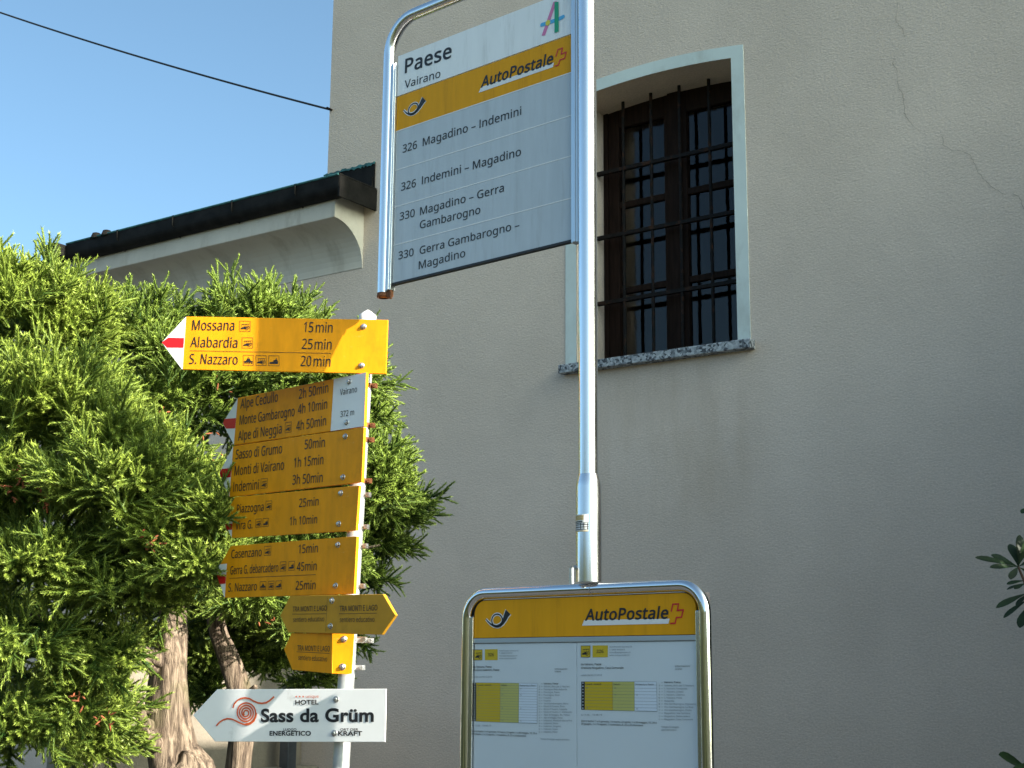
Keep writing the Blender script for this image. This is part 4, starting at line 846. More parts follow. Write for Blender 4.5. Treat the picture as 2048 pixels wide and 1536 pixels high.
def sheet_of(z, x0, x1, parts, label):
    pap = MB().box(x0, x1, YS+.0001, .0012, 1.06, 1.733).build('timetable_sheet', M['paper'], case)
    pap['label'] = label
    bl = MB(); yl = YS-.0005
    (a, b_, c, d) = parts['icon']; bl.sheet(poly(SP, z, *parts['icon']), yl, 0); bl.sheet(poly(SP, z, *parts['num']), yl, 0)
    bl.sheet(poly(SP, z, *parts['c1']), yl, 0); bl.sheet(poly(SP, z, *parts['c2']), yl, 1); bl.sheet(poly(SP, z, *parts['c3']), yl, 2)
    bl.sheet(poly(SP, z, *parts['hours']), yl, 3)
    bl.build('print_block', [M['paper_yellow'], M['paper_lime'], M['paper_blue'], M['ink']], pap)
    ln = MB(); yn = YS-.0010
    U = bus_icon(ln, SP, poly(SP, z, *parts['icon'])); pict(ln, U, 'bus', yn, 0, .0009)
    tl, tr, br, bl_ = [np.array(q) for q in (poly(SP, z, parts['c1'][0])[0], poly(SP, z, parts['c3'][1])[0], poly(SP, z, parts['c3'][2])[0], poly(SP, z, parts['c1'][3])[0])]
    n = parts['rows']
    for i in range(1, n):
        t = i/n; ln.ribbon([tuple(tl*(1-t)+bl_*t), tuple(tr*(1-t)+br*t)], .00045, yn, 1)
    for q in (parts['c1'], parts['c2'], parts['c3']):
        p = poly(SP, z, *q); ln.ribbon([p[1], p[2]], .0005, yn, 1)
    p = [tl, tr, br, bl_, tl]; ln.ribbon([tuple(q) for q in p], .0005, yn, 1)
    hp_ = [np.array(q) for q in poly(SP, z, *parts['hours'])]
    for i in range(n):
        t = (i+.5)/n; c = (hp_[0]*(1-t)+hp_[3]*t)*.5+(hp_[1]*(1-t)+hp_[2]*t)*.5
        ln.sheet([(c[0]+.0016*math.cos(R(a)), c[1]+.0016*math.sin(R(a))) for a in range(0, 360, 60)], yn, 2)
    for q in parts['dots']:
        c = SP.at(*z(q)[0]); ln.sheet([(c[0]+.0009*math.cos(R(a)), c[1]+.0009*math.sin(R(a))) for a in range(0, 360, 60)], yn, 0)
    tag(ln.build('print_rule', [M['ink'], M['ink_grey'], M['paper']], pap), kind='stuff')
    words(pap, SP, M['ink'], *[B(z, *s[:4], **(s[4] if len(s) > 4 else {})) for s in parts['dark']], y=YS-.0011, name='bold_print', joined=True)
    words(pap, SP, M['ink_grey'], *[B(z, *s[:4], **(s[4] if len(s) > 4 else {})) for s in parts['pale']], y=YS-.0011, name='small_print', joined=True)
    return pap
stopsL = ['Vairano, Paese', 'Vairano, Bivio per S. Nazzaro', 'Piazzogna, Bivio Alabardia', 'Piazzogna, Paese', 'Piazzogna, Bivio', 'Fosano', 'Fosano', 'Vira Gambarogno, Bivio', 'Monti di Fosano, Bivio', 'Monti di Fosano, Cappella', 'Monti di Fosano, C. Mattarone', 'Alpe di Neggia, Bv. Passo', 'Alpe di Neggia, Passo', 'Indemini, Monti di Idacca Pra', 'Indemini, Bivio', 'Indemini, Dogana', 'Indemini, Sopra', 'Indemini, Paese']
lenL = [175, 310, 280, 190, 190, 90, 80, 295, 250, 280, 335, 310, 225, 335, 170, 205, 165, 165]
stopsR = ['Vairano, Paese', 'Vairano, Bivio per S. Nazzaro', 'S. Nazzaro, Fontanella', 'S. Nazzaro, Chiesa', 'S. Nazzaro, Caserma', 'S. Nazzaro, Posta', 'Alabardia', 'Vira Gambarogno, Vignascia', 'Vira Gambarogno, La Riva', 'Vira Gambarogno, Posta', 'Magadino, Via Cantone', 'Magadino, Debarcadero', 'Magadino, Casa Comunale']
lenR = [192, 345, 265, 220, 235, 205, 112, 362, 335, 315, 300, 300, 332]
sheet_of(zl, hx0+.001, XM-.0012, dict(
    icon=((175, 115), (272, 114), (271, 242), (175, 243)), num=((302, 112), (455, 110), (455, 241), (302, 242)),
    hours=((165, 512), (200, 512), (198, 975), (165, 974)), c1=((200, 512), (488, 515), (486, 985), (198, 976)), c2=((488, 515), (712, 517), (708, 993), (486, 985)), c3=((712, 517), (932, 520), (930, 1000), (708, 993)),
    rows=15, dots=[(987, 525+34*i) for i in range(18)],
    dark=[('326', (340, 195), (412, 194), 6.2, dict(bold=.006)), ('da Vairano, Paese', (165, 334), (385, 333), 4.0, dict(bold=.01)), ('direzione Indemini, Paese', (153, 372), (478, 370), 4.0, dict(bold=.01)),
          ('Informazioni', (1143, 358), (1292, 356), 3.2), ('orario', (1143, 388), (1215, 387), 3.2), ('Lunedi - venerdi', (218, 551), (380, 550), 3.3), ('Sabato', (502, 553), (570, 553), 3.3), ('Domenica e feste', (722, 556), (912, 558), 3.3),
          ('Giorni festivi: 1 e 6 gennaio, 19 marzo, 22 aprile, 1 e 30 maggio, 10, 20 e', (152, 1103), (925, 1130), 3.5, dict(bold=.008)), ('29 giugno, 1 e 15 agosto, 1 novembre, 8, 25 e 26 dicembre', (152, 1135), (800, 1162), 3.5, dict(bold=.008))]
         + [(stopsL[0], (1010, 533), (1185, 533), 3.5, dict(bold=.008))],
    pale=[('AutoPostale Svizzera SA', (475, 137), (708, 136), 2.8), ('T. 0848 818 818', (475, 166), (632, 165), 2.8), ('ticino@autopostale.ch', (475, 198), (690, 197), 2.8), ('www.autopostale.ch', (475, 229), (680, 228), 2.8),
          ('valido dal 09.12.2018', (165, 452), (388, 451), 3.2), ('A 17.06. - 18.08.19', (155, 1037), (375, 1036), 3.2), ('Tempo di viaggio approssimativo', (970, 1195), (1320, 1206), 3.2)]
         + [(stopsL[i], (1010, 533+34*i), (1010+lenL[i], 534+34*i), 3.2) for i in range(1, 18)] + [(str(i*2), (950, 533+34*i), (968, 533+34*i), 3.0) for i in range(1, 18)]
         + [(t, (x, y_), (x+18, y_), 2.8) for t, x, y_ in (('15', 505, 592), ('10', 505, 664), ('45', 505, 824), ('15', 725, 592), ('10', 725, 668), ('45', 725, 830), ('20', 215, 592), ('10', 222, 664), ('45', 222, 738), ('15', 222, 810), ('30', 215, 965), ('10', 505, 972), ('10', 725, 978))]),
    'left sheet, direction Indemini')
sheet_of(zr, XM+.0012, hx1-.001, dict(
    icon=((72, 123), (181, 122), (181, 258), (72, 258)), num=((206, 121), (382, 120), (382, 256), (206, 258)),
    hours=((76, 538), (117, 538), (116, 864), (76, 862)), c1=((117, 538), (440, 540), (442, 872), (116, 864)), c2=((440, 540), (690, 538), (692, 876), (442, 872)), c3=((690, 538), (945, 540), (953, 882), (692, 876)),
    rows=9, dots=[(1010, 548+35.5*i) for i in range(13)],
    dark=[('326', (252, 208), (334, 208), 6.6, dict(bold=.006)), ('da Vairano, Paese', (74, 350), (308, 349), 4.0, dict(bold=.01)), ('direzione Magadino, Casa Comunale', (74, 391), (566, 390), 4.0, dict(bold=.01)),
          ('Informazioni', (1162, 370), (1330, 368), 3.4), ('orario', (1162, 402), (1240, 401), 3.4), ('Lunedi - venerdi', (128, 578), (308, 577), 3.4), ('Sabato', (452, 579), (528, 579), 3.4), ('Domenica e festivi', (702, 580), (915, 581), 3.4),
          ('Giorni festivi: 1 e 6 gennaio, 19 marzo, 22 aprile, 1 e 30 maggio, 10, 20 e', (76, 1002), (948, 1024), 3.6, dict(bold=.008)), ('29 giugno, 1 e 15 agosto, 1 novembre, 8, 25 e 26 dicembre', (76, 1034), (790, 1055), 3.6, dict(bold=.008)),
          (stopsR[0], (1033, 556), (1225, 556), 3.6, dict(bold=.008))],
    pale=[('AutoPostale Svizzera SA', (402, 145), (664, 143), 2.9), ('T. 0848 818 818', (402, 178), (580, 177), 2.9), ('ticino@autopostale.ch', (402, 209), (645, 208), 2.9), ('www.autopostale.ch', (402, 241), (632, 240), 2.9),
          ('valido dal 09.12.2018', (74, 474), (315, 472), 3.2), ('A 17.06. - 18.08.19', (76, 932), (316, 931), 3.2), ('Tempo di viaggio', (1000, 1070), (1205, 1072), 3.4), ('approssimativo', (1000, 1104), (1175, 1106), 3.4)]
         + [(stopsR[i], (1035, 556+35.5*i), (1035+lenR[i], 558+35.5*i), 3.3) for i in range(1, 13)] + [(str(i+1), (972, 556+35.5*i), (988, 556+35.5*i), 3.0) for i in range(1, 13)]
         + [(t, (x, y_), (x+20, y_), 2.8) for t, x, y_ in (('45', 460, 698), ('45', 710, 700), ('20', 135, 618), ('45', 135, 850), ('20', 460, 618), ('25', 712, 860))]),
    'right sheet, direction Magadino')

# ---------------------------------------------------------------- hiking signpost
PD = 3.985
top, bot = at_depth(735, 634, PD), at_depth(684, 1500, PD)
axis = (top-bot)/np.linalg.norm(top-bot)
foot = bot-axis*(bot[2]/axis[2])
def post_at(z): return foot+axis*((z-foot[2])/axis[2])
post = thing('signpost_pole', 'grey galvanised pole carrying the yellow hiking arrows', 'signpost', foot)
b = MB(); b.tube([tuple((0, 0, 0)), tuple(top-foot)], .0228, 24).build('pole', M['galv'], post)
b = MB(); t = top-foot
for k, (r0, dz) in enumerate(()): pass
b.tube([tuple(t-axis*.016), tuple(t+axis*.004), tuple(t+axis*.016), tuple(t+axis*.021)], [.0252, .0252, .010, .002], 24)
b.build('pole_cap', mat('white_plastic_cap', (.78, .76, .72), .45), post)

za = zoomed(300, 600, 4.096); zb = zoomed(400, 940, 4.876); zd = zoomed(520, 1160, 6.827); ze = zoomed(360, 1160, 4.086)
def bolt(pl, p, parent, r=.0058, m='bolt'):
    c = pl.at(*p); o = (c[0], 0, c[1])
    b = MB(); b.lathe([(r*1.45, 0), (r*1.45, -.0018), (r*1.1, -.0022)], o, 'y', 16)
    b.lathe([(r*1.02, -.002), (r*1.0, -.0062), (r*.7, -.0078), (0, -.0082)], o, 'y', 6, smooth=False)
    return b.build('bolt', M[m], parent)
def clamp(parent, pl, z_px, m='bolt', reach=.0):
    """steel band round the pole with its lug and screw on the far right"""
    z = at_depth(700, z_px, PD)[2]; c = post_at(z)
    q = c-pl.O; cx, cy = q @ pl.x, q @ pl.n
    b = MB(); n = 28; h = .0065
    v = []
    for k in range(n):
        a = 2*math.pi*k/n
        for rr, zz in ((.0236, -h), (.0248, -h), (.0248, h), (.0236, h)): v.append((cx+rr*math.cos(a), cy+rr*math.sin(a), z+zz))
    f = [(4*k+j, 4*((k+1) % n)+j, 4*((k+1) % n)+(j+1) % 4, 4*k+(j+1) % 4) for k in range(n) for j in range(4)]
    b.add(v, f)
    # lug pointing right as seen from the camera
    d = np.array([math.cos(R(-8)), math.sin(R(-8)), 0]); lx, ly = d @ pl.x, d @ pl.n
    def L(a, s): return (cx+lx*a-ly*s, cy+ly*a+lx*s)
    for s in (-.0042, .0024):
        p = [L(.022, s), L(.040+reach, s), L(.040+reach, s+.0018), L(.022, s+.0018)]
        b.add([(x, y, z-h) for x, y in p]+[(x, y, z+h) for x, y in p], [(0, 1, 2, 3), (7, 6, 5, 4), (0, 4, 5, 1), (1, 5, 6, 2), (2, 6, 7, 3), (3, 7, 4, 0)])
    e0, e1 = L(.033+reach, -.012), L(.033+reach, .010)
    b.tube([(*e0, z), (*e1, z)], .0030, 8)
    b.tube([(*e0, z), (*L(.033+reach, -.0055), z)], .0055, 6, smooth=False)
    return b.build('clamp', M[m], parent)
def arrow(label, yaw, outline, texts, z, ref, depth, bolts, clamps, mat_=None, tip=None, stripes=(), extra=(), lines=(), picts=(), ink='ink', group='yellow hiking arrows on the pole', name='hiking_sign', thick=.010, clamp_mat='bolt', reaches=None):
    """one arrow board: outline, writing and marks all read off the photo on the board's own plane"""
    pl = Plane(at_depth(*ref, depth)*np.array([1, 1, 0]), yaw)
    root = thing(name, label, 'sign', pl.O, pl.rotz, group)
    zc_ = pl.at(*ref)[1]
    # the Empty sits where the board is bolted on
    root.location.z = zc_
    class Off(Plane):
        def at(s, px, py, off=0.0):
            q = Plane.at(s, px, py, off); return q-np.array([0, zc_])
    po = Off(pl.O, yaw)
    board = bevel(MB().prism(po.pts(z(*outline)), 0, thick).build('board', mat_ or M['yellow'], root), .0012, 2)
    y = -.0006
    if tip is not None:
        tp = MB().sheet(po.pts(z(*tip)), y).build('arrow_tip', M['white'], root)
        for s in stripes: MB().sheet(po.pts(z(*s)), y-.0005).build('red_stripe', M['red'], tp)
    for nm, m_, p in extra: MB().sheet(po.pts(z(*p)), y).build(nm, M[m_], board)
    if texts: words(board, po, M[ink], *[B(z, *s[:4], **(s[4] if len(s) > 4 else {})) for s in texts], y=y-.0006)
    for a, b_, w in lines: MB().ribbon(po.pts(z(a, b_)), w, y-.0006).build('rule', M[ink], board)
    for kind, p in picts:
        mb = MB(); U = bus_icon(mb, po, po.pts(z(*p))); pict(mb, U, kind, y-.0006, 0, .0011); mb.build('pictogram', M[ink], board)
    for p in bolts: bolt(po, z(p)[0], root)
    for i, c in enumerate(clamps):
        cl = clamp(root, Plane(pl.O, yaw), c, clamp_mat if isinstance(clamp_mat, str) else clamp_mat[i], (reaches or [0]*9)[i])
        cl.location.z -= zc_
    return root, po, board
def sq(x0, y0, x1, y1, sk=0): return ((x0, y0), (x1, y0-sk), (x1, y1-sk), (x0, y1))
F1, F2 = R(81), R(48.5)
FD = PD-.0455
arrow('sunlit yellow arrow reading Mossana, Alabardia and S. Nazzaro, topmost on the pole', F1,
      ((97, 348), (298, 135), (1948, 162), (1932, 605), (262, 568)),
      [('Mossana', (345, 248), (691, 250), 20.3, dict(bold=.003)), ('15', (1257, 264), (1336, 266), 20.6, dict(bold=.003)), ('min', (1358, 267), (1495, 268), 20.6, dict(bold=.003)),
       ('Alabardia', (330, 387), (716, 392), 20.3, dict(bold=.003)), ('25', (1243, 402), (1330, 404), 20.6, dict(bold=.003)), ('min', (1348, 405), (1487, 407), 20.6, dict(bold=.003)),
       ('S. Nazzaro', (322, 524), (718, 530), 20.3, dict(bold=.003)), ('20', (1234, 543), (1320, 544), 20.6, dict(bold=.003)), ('min', (1340, 544), (1478, 546), 20.6, dict(bold=.003))],
      za, za((1750, 400))[0], FD, [(1750, 218), (1733, 537)], [650, 735],
      tip=((97, 348), (297, 136), (268, 566), (262, 567)), stripes=[((97, 348), (150, 309), (281, 312), (275, 392), (142, 391))],
      lines=[((330, 415), (1482, 438), .0012)], clamp_mat='rust',
      picts=[('bus', sq(735, 170, 825, 257, -2)), ('bus', sq(755, 306, 845, 395, -2)), ('train', sq(765, 450, 850, 536, -2)), ('bus', sq(868, 453, 955, 538, -2)), ('boat', sq(972, 455, 1060, 540, -2))])
arrow('yellow arrow with a white Vairano 372 m end panel, reading Alpe Cedullo and Monte Gambarogno', F2,
      ((597, 1010), (721, 803), (1771, 592), (1755, 1035), (688, 1188)),
      [('Alpe Cedullo', (742, 893), (1049, 832), 19.4, dict(bold=.003)), ('2h 50min', (1222, 812), (1462, 757), 19.4, dict(bold=.003)),
       ('Monte Gambarogno', (735, 1025), (1185, 950), 19.2, dict(bold=.003)), ('4h 10min', (1213, 936), (1453, 890), 19.2, dict(bold=.003)),
       ('Alpe di Neggia', (722, 1155), (1080, 1092), 19.4, dict(bold=.003)), ('4h 50min', (1200, 1072), (1444, 1026), 19.2, dict(bold=.003)),
       ('Vairano', (1560, 782), (1699, 754), 12.0, dict(bold=.002, y=-.0018)), ('372 m', (1563, 960), (1675, 942), 11.6, dict(bold=.002, y=-.0018))],
      za, za((1700, 830))[0], FD, [(1633, 670), (1612, 1003)], [772, 851],
      tip=((597, 1010), (720, 805), (688, 1187)), stripes=[((600, 1012), (612, 975), (707, 968), (699, 1052), (624, 1054))],
      extra=[('end_panel', 'white', ((1508, 647), (1770, 594), (1754, 1034), (1481, 1074)))], picts=[('bus', ((1110, 1005), (1163, 996), (1160, 1082), (1107, 1091)))], clamp_mat='rust')
arrow('yellow arrow reading Sasso di Grumo, Monti di Vairano and Indemini', F2,
      ((568, 1420), (684, 1196), (1752, 1041), (1733, 1493), (650, 1614)),
      [('Sasso di Grumo', (703, 1306), (1083, 1256), 19.4, dict(bold=.003)), ('50min', (1268, 1224), (1433, 1204), 19.2, dict(bold=.003)),
       ('Monti di Vairano', (693, 1440), (1099, 1390), 19.6, dict(bold=.003)), ('1h 15min', (1180, 1373), (1421, 1345), 19.2, dict(bold=.003)),
       ('Indemini', (683, 1571), (893, 1551), 19.4, dict(bold=.003)), ('3h 50min', (1168, 1513), (1415, 1492), 19.2, dict(bold=.003))],
      za, za((1690, 1270))[0], FD, [(1603, 1118), (1583, 1452)], [880, 962],
      tip=((568, 1420), (683, 1199), (652, 1612)), stripes=[((572, 1418), (590, 1384), (669, 1377), (662, 1452), (585, 1456))],
      picts=[('bus', ((911, 1464), (966, 1458), (963, 1540), (909, 1546)))], clamp_mat='rust')
arrow('yellow arrow with two lines reading Piazzogna and Vira G.', F2,
      ((222, 462), (342, 264), (1552, 150), (1521, 590), (311, 662)),
      [('Piazzogna', (360, 420), (622, 399), 16.8, dict(bold=.003)), ('25min', (968, 363), (1158, 345), 16.8, dict(bold=.003)), ('Vira G.', (347, 583), (513, 570), 16.8, dict(bold=.003)), ('1h 10min', (877, 541), (1144, 520), 16.8, dict(bold=.003))],
      zb, zb((1470, 380))[0], FD, [(1376, 226), (1355, 525)], [990, 1054],
      tip=((224, 468), (319, 466), (310, 658), (300, 640)), stripes=[((242, 527), (317, 524), (314, 582), (266, 584))],
      picts=[('bus', ((645, 303), (705, 298), (702, 388), (642, 393))), ('bus', ((546, 478), (604, 474), (601, 556), (543, 560))), ('boat', ((616, 472), (674, 468), (671, 550), (613, 554)))])
arrow('yellow arrow reading Casenzano, Gerra G. debarcadero and S. Nazzaro', F2,
      ((160, 985), (300, 741), (1529, 645), (1499, 1208), (240, 1246)),
      [('Casenzano', (307, 862), (603, 840), 17.0, dict(bold=.003)), ('15min', (962, 813), (1151, 803), 17.4, dict(bold=.003)), ('Gerra G. debarcadero', (297, 1020), (765, 990), 16.8, dict(bold=.003)), ('45min', (946, 985), (1139, 977), 17.4, dict(bold=.003)),
       ('S. Nazzaro', (278, 1188), (556, 1174), 16.8, dict(bold=.003)), ('25min', (935, 1168), (1128, 1163), 17.4, dict(bold=.003))],
      zb, zb((1430, 930))[0], FD, [(1347, 730), (1325, 1130)], [1092, 1172],
      tip=((164, 978), (196, 920), (264, 914), (243, 1240), (236, 1238)), stripes=[((166, 1022), (257, 1019), (251, 1108), (194, 1112))],
      lines=[((290, 1056), (1132, 1020), .0012)],
      picts=[('bus', ((629, 745), (698, 740), (695, 832), (626, 837))), ('bus', ((785, 895), (843, 891), (840, 985), (782, 989))), ('boat', ((868, 890), (927, 886), (924, 978), (865, 982))),
             ('train', ((588, 1088), (648, 1085), (646, 1168), (586, 1171))), ('bus', ((668, 1084), (727, 1081), (725, 1163), (666, 1166))), ('boat', ((742, 1080), (802, 1077), (800, 1160), (740, 1163)))])
arrow('double pointed faded yellow sign with TRA MONTI E LAGO written twice', R(46),
      ((275, 488), (410, 216), (1680, 193), (1845, 480), (1660, 747), (385, 716)),
      [('TRA MONTI E LAGO', (450, 433), (915, 418), 10.3, dict(bold=.006)), ('sentiero educativo', (457, 573), (880, 563), 9.6), ('TRA MONTI E LAGO', (1090, 428), (1605, 415), 11.2, dict(bold=.006)), ('sentiero educativo', (1093, 575), (1566, 571), 10.2)],
      zd, zd((985, 450))[0], FD-.004, [(988, 282), (965, 632)], [1278],
      mat_=M['yellow_faded'], ink='ink_soft', lines=[((443, 466), (915, 460), .0011), ((1083, 461), (1600, 453), .0011), ((925, 225), (900, 712), .0008)], group='small educational trail signs', reaches=[.012])
# the bent one below it
def bent_sign():
    pl = Plane(at_depth(*zd((1120, 990))[0], FD+.004)*np.array([1, 1, 0]), R(82))
    zc_ = pl.at(*zd((1120, 990))[0])[1]
    root = thing('hiking_sign', 'small yellow sign bent at its bolts, half sunlit, with TRA MONTI E LAGO once', 'sign', pl.O, pl.rotz, 'small educational trail signs')
    root.location.z = zc_
    class Off(Plane):
        def at(s, px, py, off=0.0): return Plane.at(s, px, py, off)-np.array([0, zc_])
    po = Off(pl.O, pl.yaw)
    br = po.pts(zd((983, 728), (983, 1278)))
    xb = (br[0][0]+br[1][0])/2
    # wing plane turns away to the left behind the fold
    hinge = pl.O+pl.x*xb
    pw = Off(hinge, R(48)); 
    b = MB(); T = .0026
    f = po.pts(zd((983, 728), (1287, 728), (1252, 1280), (1190, 1288), (983, 1277)))
    b.prism(f, 0, T)
    c, s_ = math.cos(pw.rotz-pl.rotz), math.sin(pw.rotz-pl.rotz)
    w = MB(); wp = pw.pts(zd((328, 945), (430, 726), (985, 728), (985, 1277), (440, 1226)))
    w.prism(wp, 0, T)
    tr = lambda v: (xb+v[0]*c-v[1]*s_, v[0]*s_+v[1]*c, v[2])
    b.add([tr(v) for v in w.v], w.f)
    board = bevel(b.build('board', M['yellow'], root), .0008, 2)
    for txt, a, e, cap, k in (('TRA MONTI E LAGO', (512, 965), (955, 977), 11.0, dict(bold=.006)), ('sentiero educativo', (525, 1090), (918, 1113), 10.0, {})):
        t = MB(); write(t, pw, txt, zd(a)[0], zd(e)[0], cap, -.0009, **k); t.v = [tr(v) for v in t.v]; t.build('lettering', M['ink_soft'], board)
    t = MB(); t.ribbon(pw.pts(zd((503, 980), (957, 1003))), .0011, -.0009); t.v = [tr(v) for v in t.v]; t.build('rule', M['ink_soft'], board)
    for p in ((1147, 806), (1127, 1186)): bolt(po, zd(p)[0], root, .0062)
    for zp, rr in ((1281, .030), (1335, .010)):
        cl = clamp(root, pl, zp, 'galv', rr); cl.location.z -= zc_
bent_sign()
# hotel board
root, po, board = arrow('white arrow board with an orange spiral and bold black lettering, lowest on the pole', R(66.5),
      ((105, 1105), (303, 893), (1685, 889), (1677, 1325), (285, 1320)), [], ze, ze((1265, 1110))[0], FD, [(1277, 975), (1262, 1252)], [1396, 1468],
      mat_=M['white'], group=None, name='hotel_sign', thick=.004)
for txt, a, b_, cap, k in (('Sass da Grüm', (662, 1163), (1585, 1160), 27.6, dict(bold=.030, font='gill')), ('HOTEL', (943, 1020), (1134, 1017), 9.6, dict(bold=.026, font='gill')),
                      ('ENERGETICO', (733, 1272), (1071, 1272), 9.4, dict(bold=.030, font='gill')), ('KRAFT', (1293, 1273), (1490, 1273), 9.4, dict(bold=.030, font='gill')),
                      ('LUOGO', (848, 1232), (953, 1232), 5.0, dict(bold=.012, font='gill')), ('ORT DER', (1310, 1232), (1459, 1232), 5.0, dict(bold=.012, font='gill'))):
    t = MB(); write(t, po, txt, ze(a)[0], ze(b_)[0], cap, -.0012, **k); t.build('lettering', M['ink'], board)
t = MB()
write(t, po, 'unique', ze((1030, 962))[0], ze((1135, 961))[0], 6.2, -.0012, bold=-.008, font='gill'); t.build('lettering', M['orange'], board)
for cx in (952, 980, 1008):
    MB().sheet(po.pts([ze((cx+(11 if k % 2 == 0 else 4.4)*math.sin(R(36*k)), 953-(11 if k % 2 == 0 else 4.4)*math.cos(R(36*k))))[0] for k in range(10)]), -.0012).build('star', M['orange'], board)
t = MB()
sp = [(530, 1102), (522, 1096), (520, 1084)]
for i in range(0, 76):                                     # spiral winding out clockwise
    a = 200+i*18; rr = 16+i*1.02
    if rr > 92: break
    sp.append((540+rr*.93*math.cos(R(a)), 1085+rr*math.sin(R(a))))
t.ribbon(po.pts(ze(*sp)), .0040, -.0012)
t.ribbon(po.pts(ze((434, 1047), (446, 1013), (470, 985), (500, 968), (535, 963), (570, 969), (605, 990), (640, 1004), (672, 1008), (705, 1003), (735, 986), (772, 953))), .0042, -.0016)
t.ribbon(po.pts(ze((299, 1192), (325, 1163), (355, 1143), (390, 1133), (425, 1136), (455, 1149), (485, 1165), (515, 1177), (545, 1182), (580, 1174), (607, 1152), (622, 1120), (628, 1085))), .0042, -.0018)
t.build('spiral_emblem', M['orange'], board)

# ---------------------------------------------------------------- conifers
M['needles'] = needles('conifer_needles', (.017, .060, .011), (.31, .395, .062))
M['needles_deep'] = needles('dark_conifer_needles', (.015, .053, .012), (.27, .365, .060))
M['dead'] = mat('brown_dry_sprigs', (.26, .075, .025), .8, var=.4, vscale=40)
M['leaf'] = mat('leathery_dark_leaf', (.012, .028, .009), .5, spec=.3, var=.35, vscale=9)
M['twig'] = mat('brown_twig', (.11, .06, .035), .8, var=.3, vscale=30)

def basis(d):
    d = np.asarray(d, float); d = d/np.linalg.norm(d)
    a = np.array([0, 0, 1.0]) if abs(d[2]) < .9 else np.array([1.0, 0, 0])
    x = np.cross(a, d); x /= np.linalg.norm(x)
    return x, np.cross(d, x), d
def shoot(V, T, Yg, p, d, L, g, curl):
    """one rat-tail shoot: tapering core with awl needles all round it, tips bent forward"""
    n = max(6, int(L/.0030))
    p = np.array(p, float); d = np.array(d, float)/np.linalg.norm(d)
    seg = L/n; ang = g.uniform(0, 6.28)
    ring0 = None
    for i in range(n+1):
        t = i/n
        x, y, z = basis(d)
        if i % 4 == 0 or i == n:
            b = len(V); rr = .0034*(1-.45*t)
            for k in range(4):
                a = k*math.pi/2; V.append(p+(x*math.cos(a)+y*math.sin(a))*rr); Yg.append(t*.5)
            if ring0 is not None:
                for k in range(4):
                    T.append((ring0+k, ring0+(k+1) % 4, b+(k+1) % 4)); T.append((ring0+k, b+(k+1) % 4, b+k))
            ring0 = b
        for q in range(2):
            ang += 2.4; ca, sa = math.cos(ang), math.sin(ang)
            rad = x*ca+y*sa; tan = -x*sa+y*ca
            nl = (.0140-.0030*t)*g.uniform(.8, 1.15)
            b = len(V)
            V.append(p-tan*.0019); V.append(p+tan*.0019); V.append(p+z*nl*.74+rad*nl*.62)
            Yg += [t, t, min(1, t+.35)]; T.append((b, b+1, b+2))
        d = d+np.array([0, 0, curl*seg*9])+g.normal(0, .015, 3); d /= np.linalg.norm(d)
        p = p+d*seg
    return p
def frond(g, L=.17, side=12, flat_=.55, curl=.25):
    V, T, Yg = [], [], []
    d = np.array([0, 0, 1.0]); p = np.zeros(3)
    shoot(V, T, Yg, p, d, L, g, curl)
    a = g.uniform(0, 6.28)
    for i in range(side):
        t = .08+.80*i/(side-1)
        a += 2.2+g.normal(0, .4)
        w = np.array([math.cos(a), math.sin(a)*flat_, 0]); w /= np.linalg.norm(w)
        ang = R(g.uniform(24, 48))
        l = (.052*(1-t)**.5+.030)*g.uniform(.7, 1.2)
        shoot(V, T, Yg, np.array([0, 0, L*t]), w*math.sin(ang)+d*math.cos(ang), l, g, curl)
    return np.array(V, np.float32), np.array(T, np.int64), np.array(Yg, np.float32)
g0 = np.random.default_rng(11)
FR = [frond(g0, L=l, side=s, curl=c, flat_=f) for l, s, c, f in ((.12, 11, .3, .7), (.15, 14, .2, .6), (.10, 9, .4, .9), (.14, 13, .05, .6), (.17, 15, .15, .6), (.12, 11, -.2, .8))]
def tri_mesh(name, V, T, attrs=None):
    me = bpy.data.meshes.new(name)
    me.vertices.add(len(V)); me.vertices.foreach_set('co', V.astype(np.float32).ravel())
    me.loops.add(T.size); me.loops.foreach_set('vertex_index', T.astype(np.int32).ravel())
    me.polygons.add(len(T)); me.polygons.foreach_set('loop_start', np.arange(0, T.size, 3, dtype=np.int32))
    for k, a in (attrs or {}).items():
        at = me.attributes.new(k, 'FLOAT', 'POINT'); at.data.foreach_set('value', a.astype(np.float32))
    me.update(calc_edges=True)
    return me
def place(items, org):
    """items: (position, direction, scale, tint, variant) -> one foliage mesh relative to org"""
    Vs, Ts, Ti, Yo, n = [], [], [], [], 0
    for p, d, s, ti, k in items:
        V, T, Yg = FR[k]
        x, y, z = basis(d); a = rng.uniform(0, 6.28)
        xx = x*math.cos(a)+y*math.sin(a); yy = -x*math.sin(a)+y*math.cos(a)
        M3 = np.stack([xx, yy, z])*s
        Vs.append(V @ M3+(p-org)); Ts.append(T+n); n += len(V)
        Ti.append(np.full(len(V), ti)); Yo.append(Yg)
    return np.concatenate(Vs), np.concatenate(Ts), {'tint': np.concatenate(Ti), 'young': np.concatenate(Yo)}
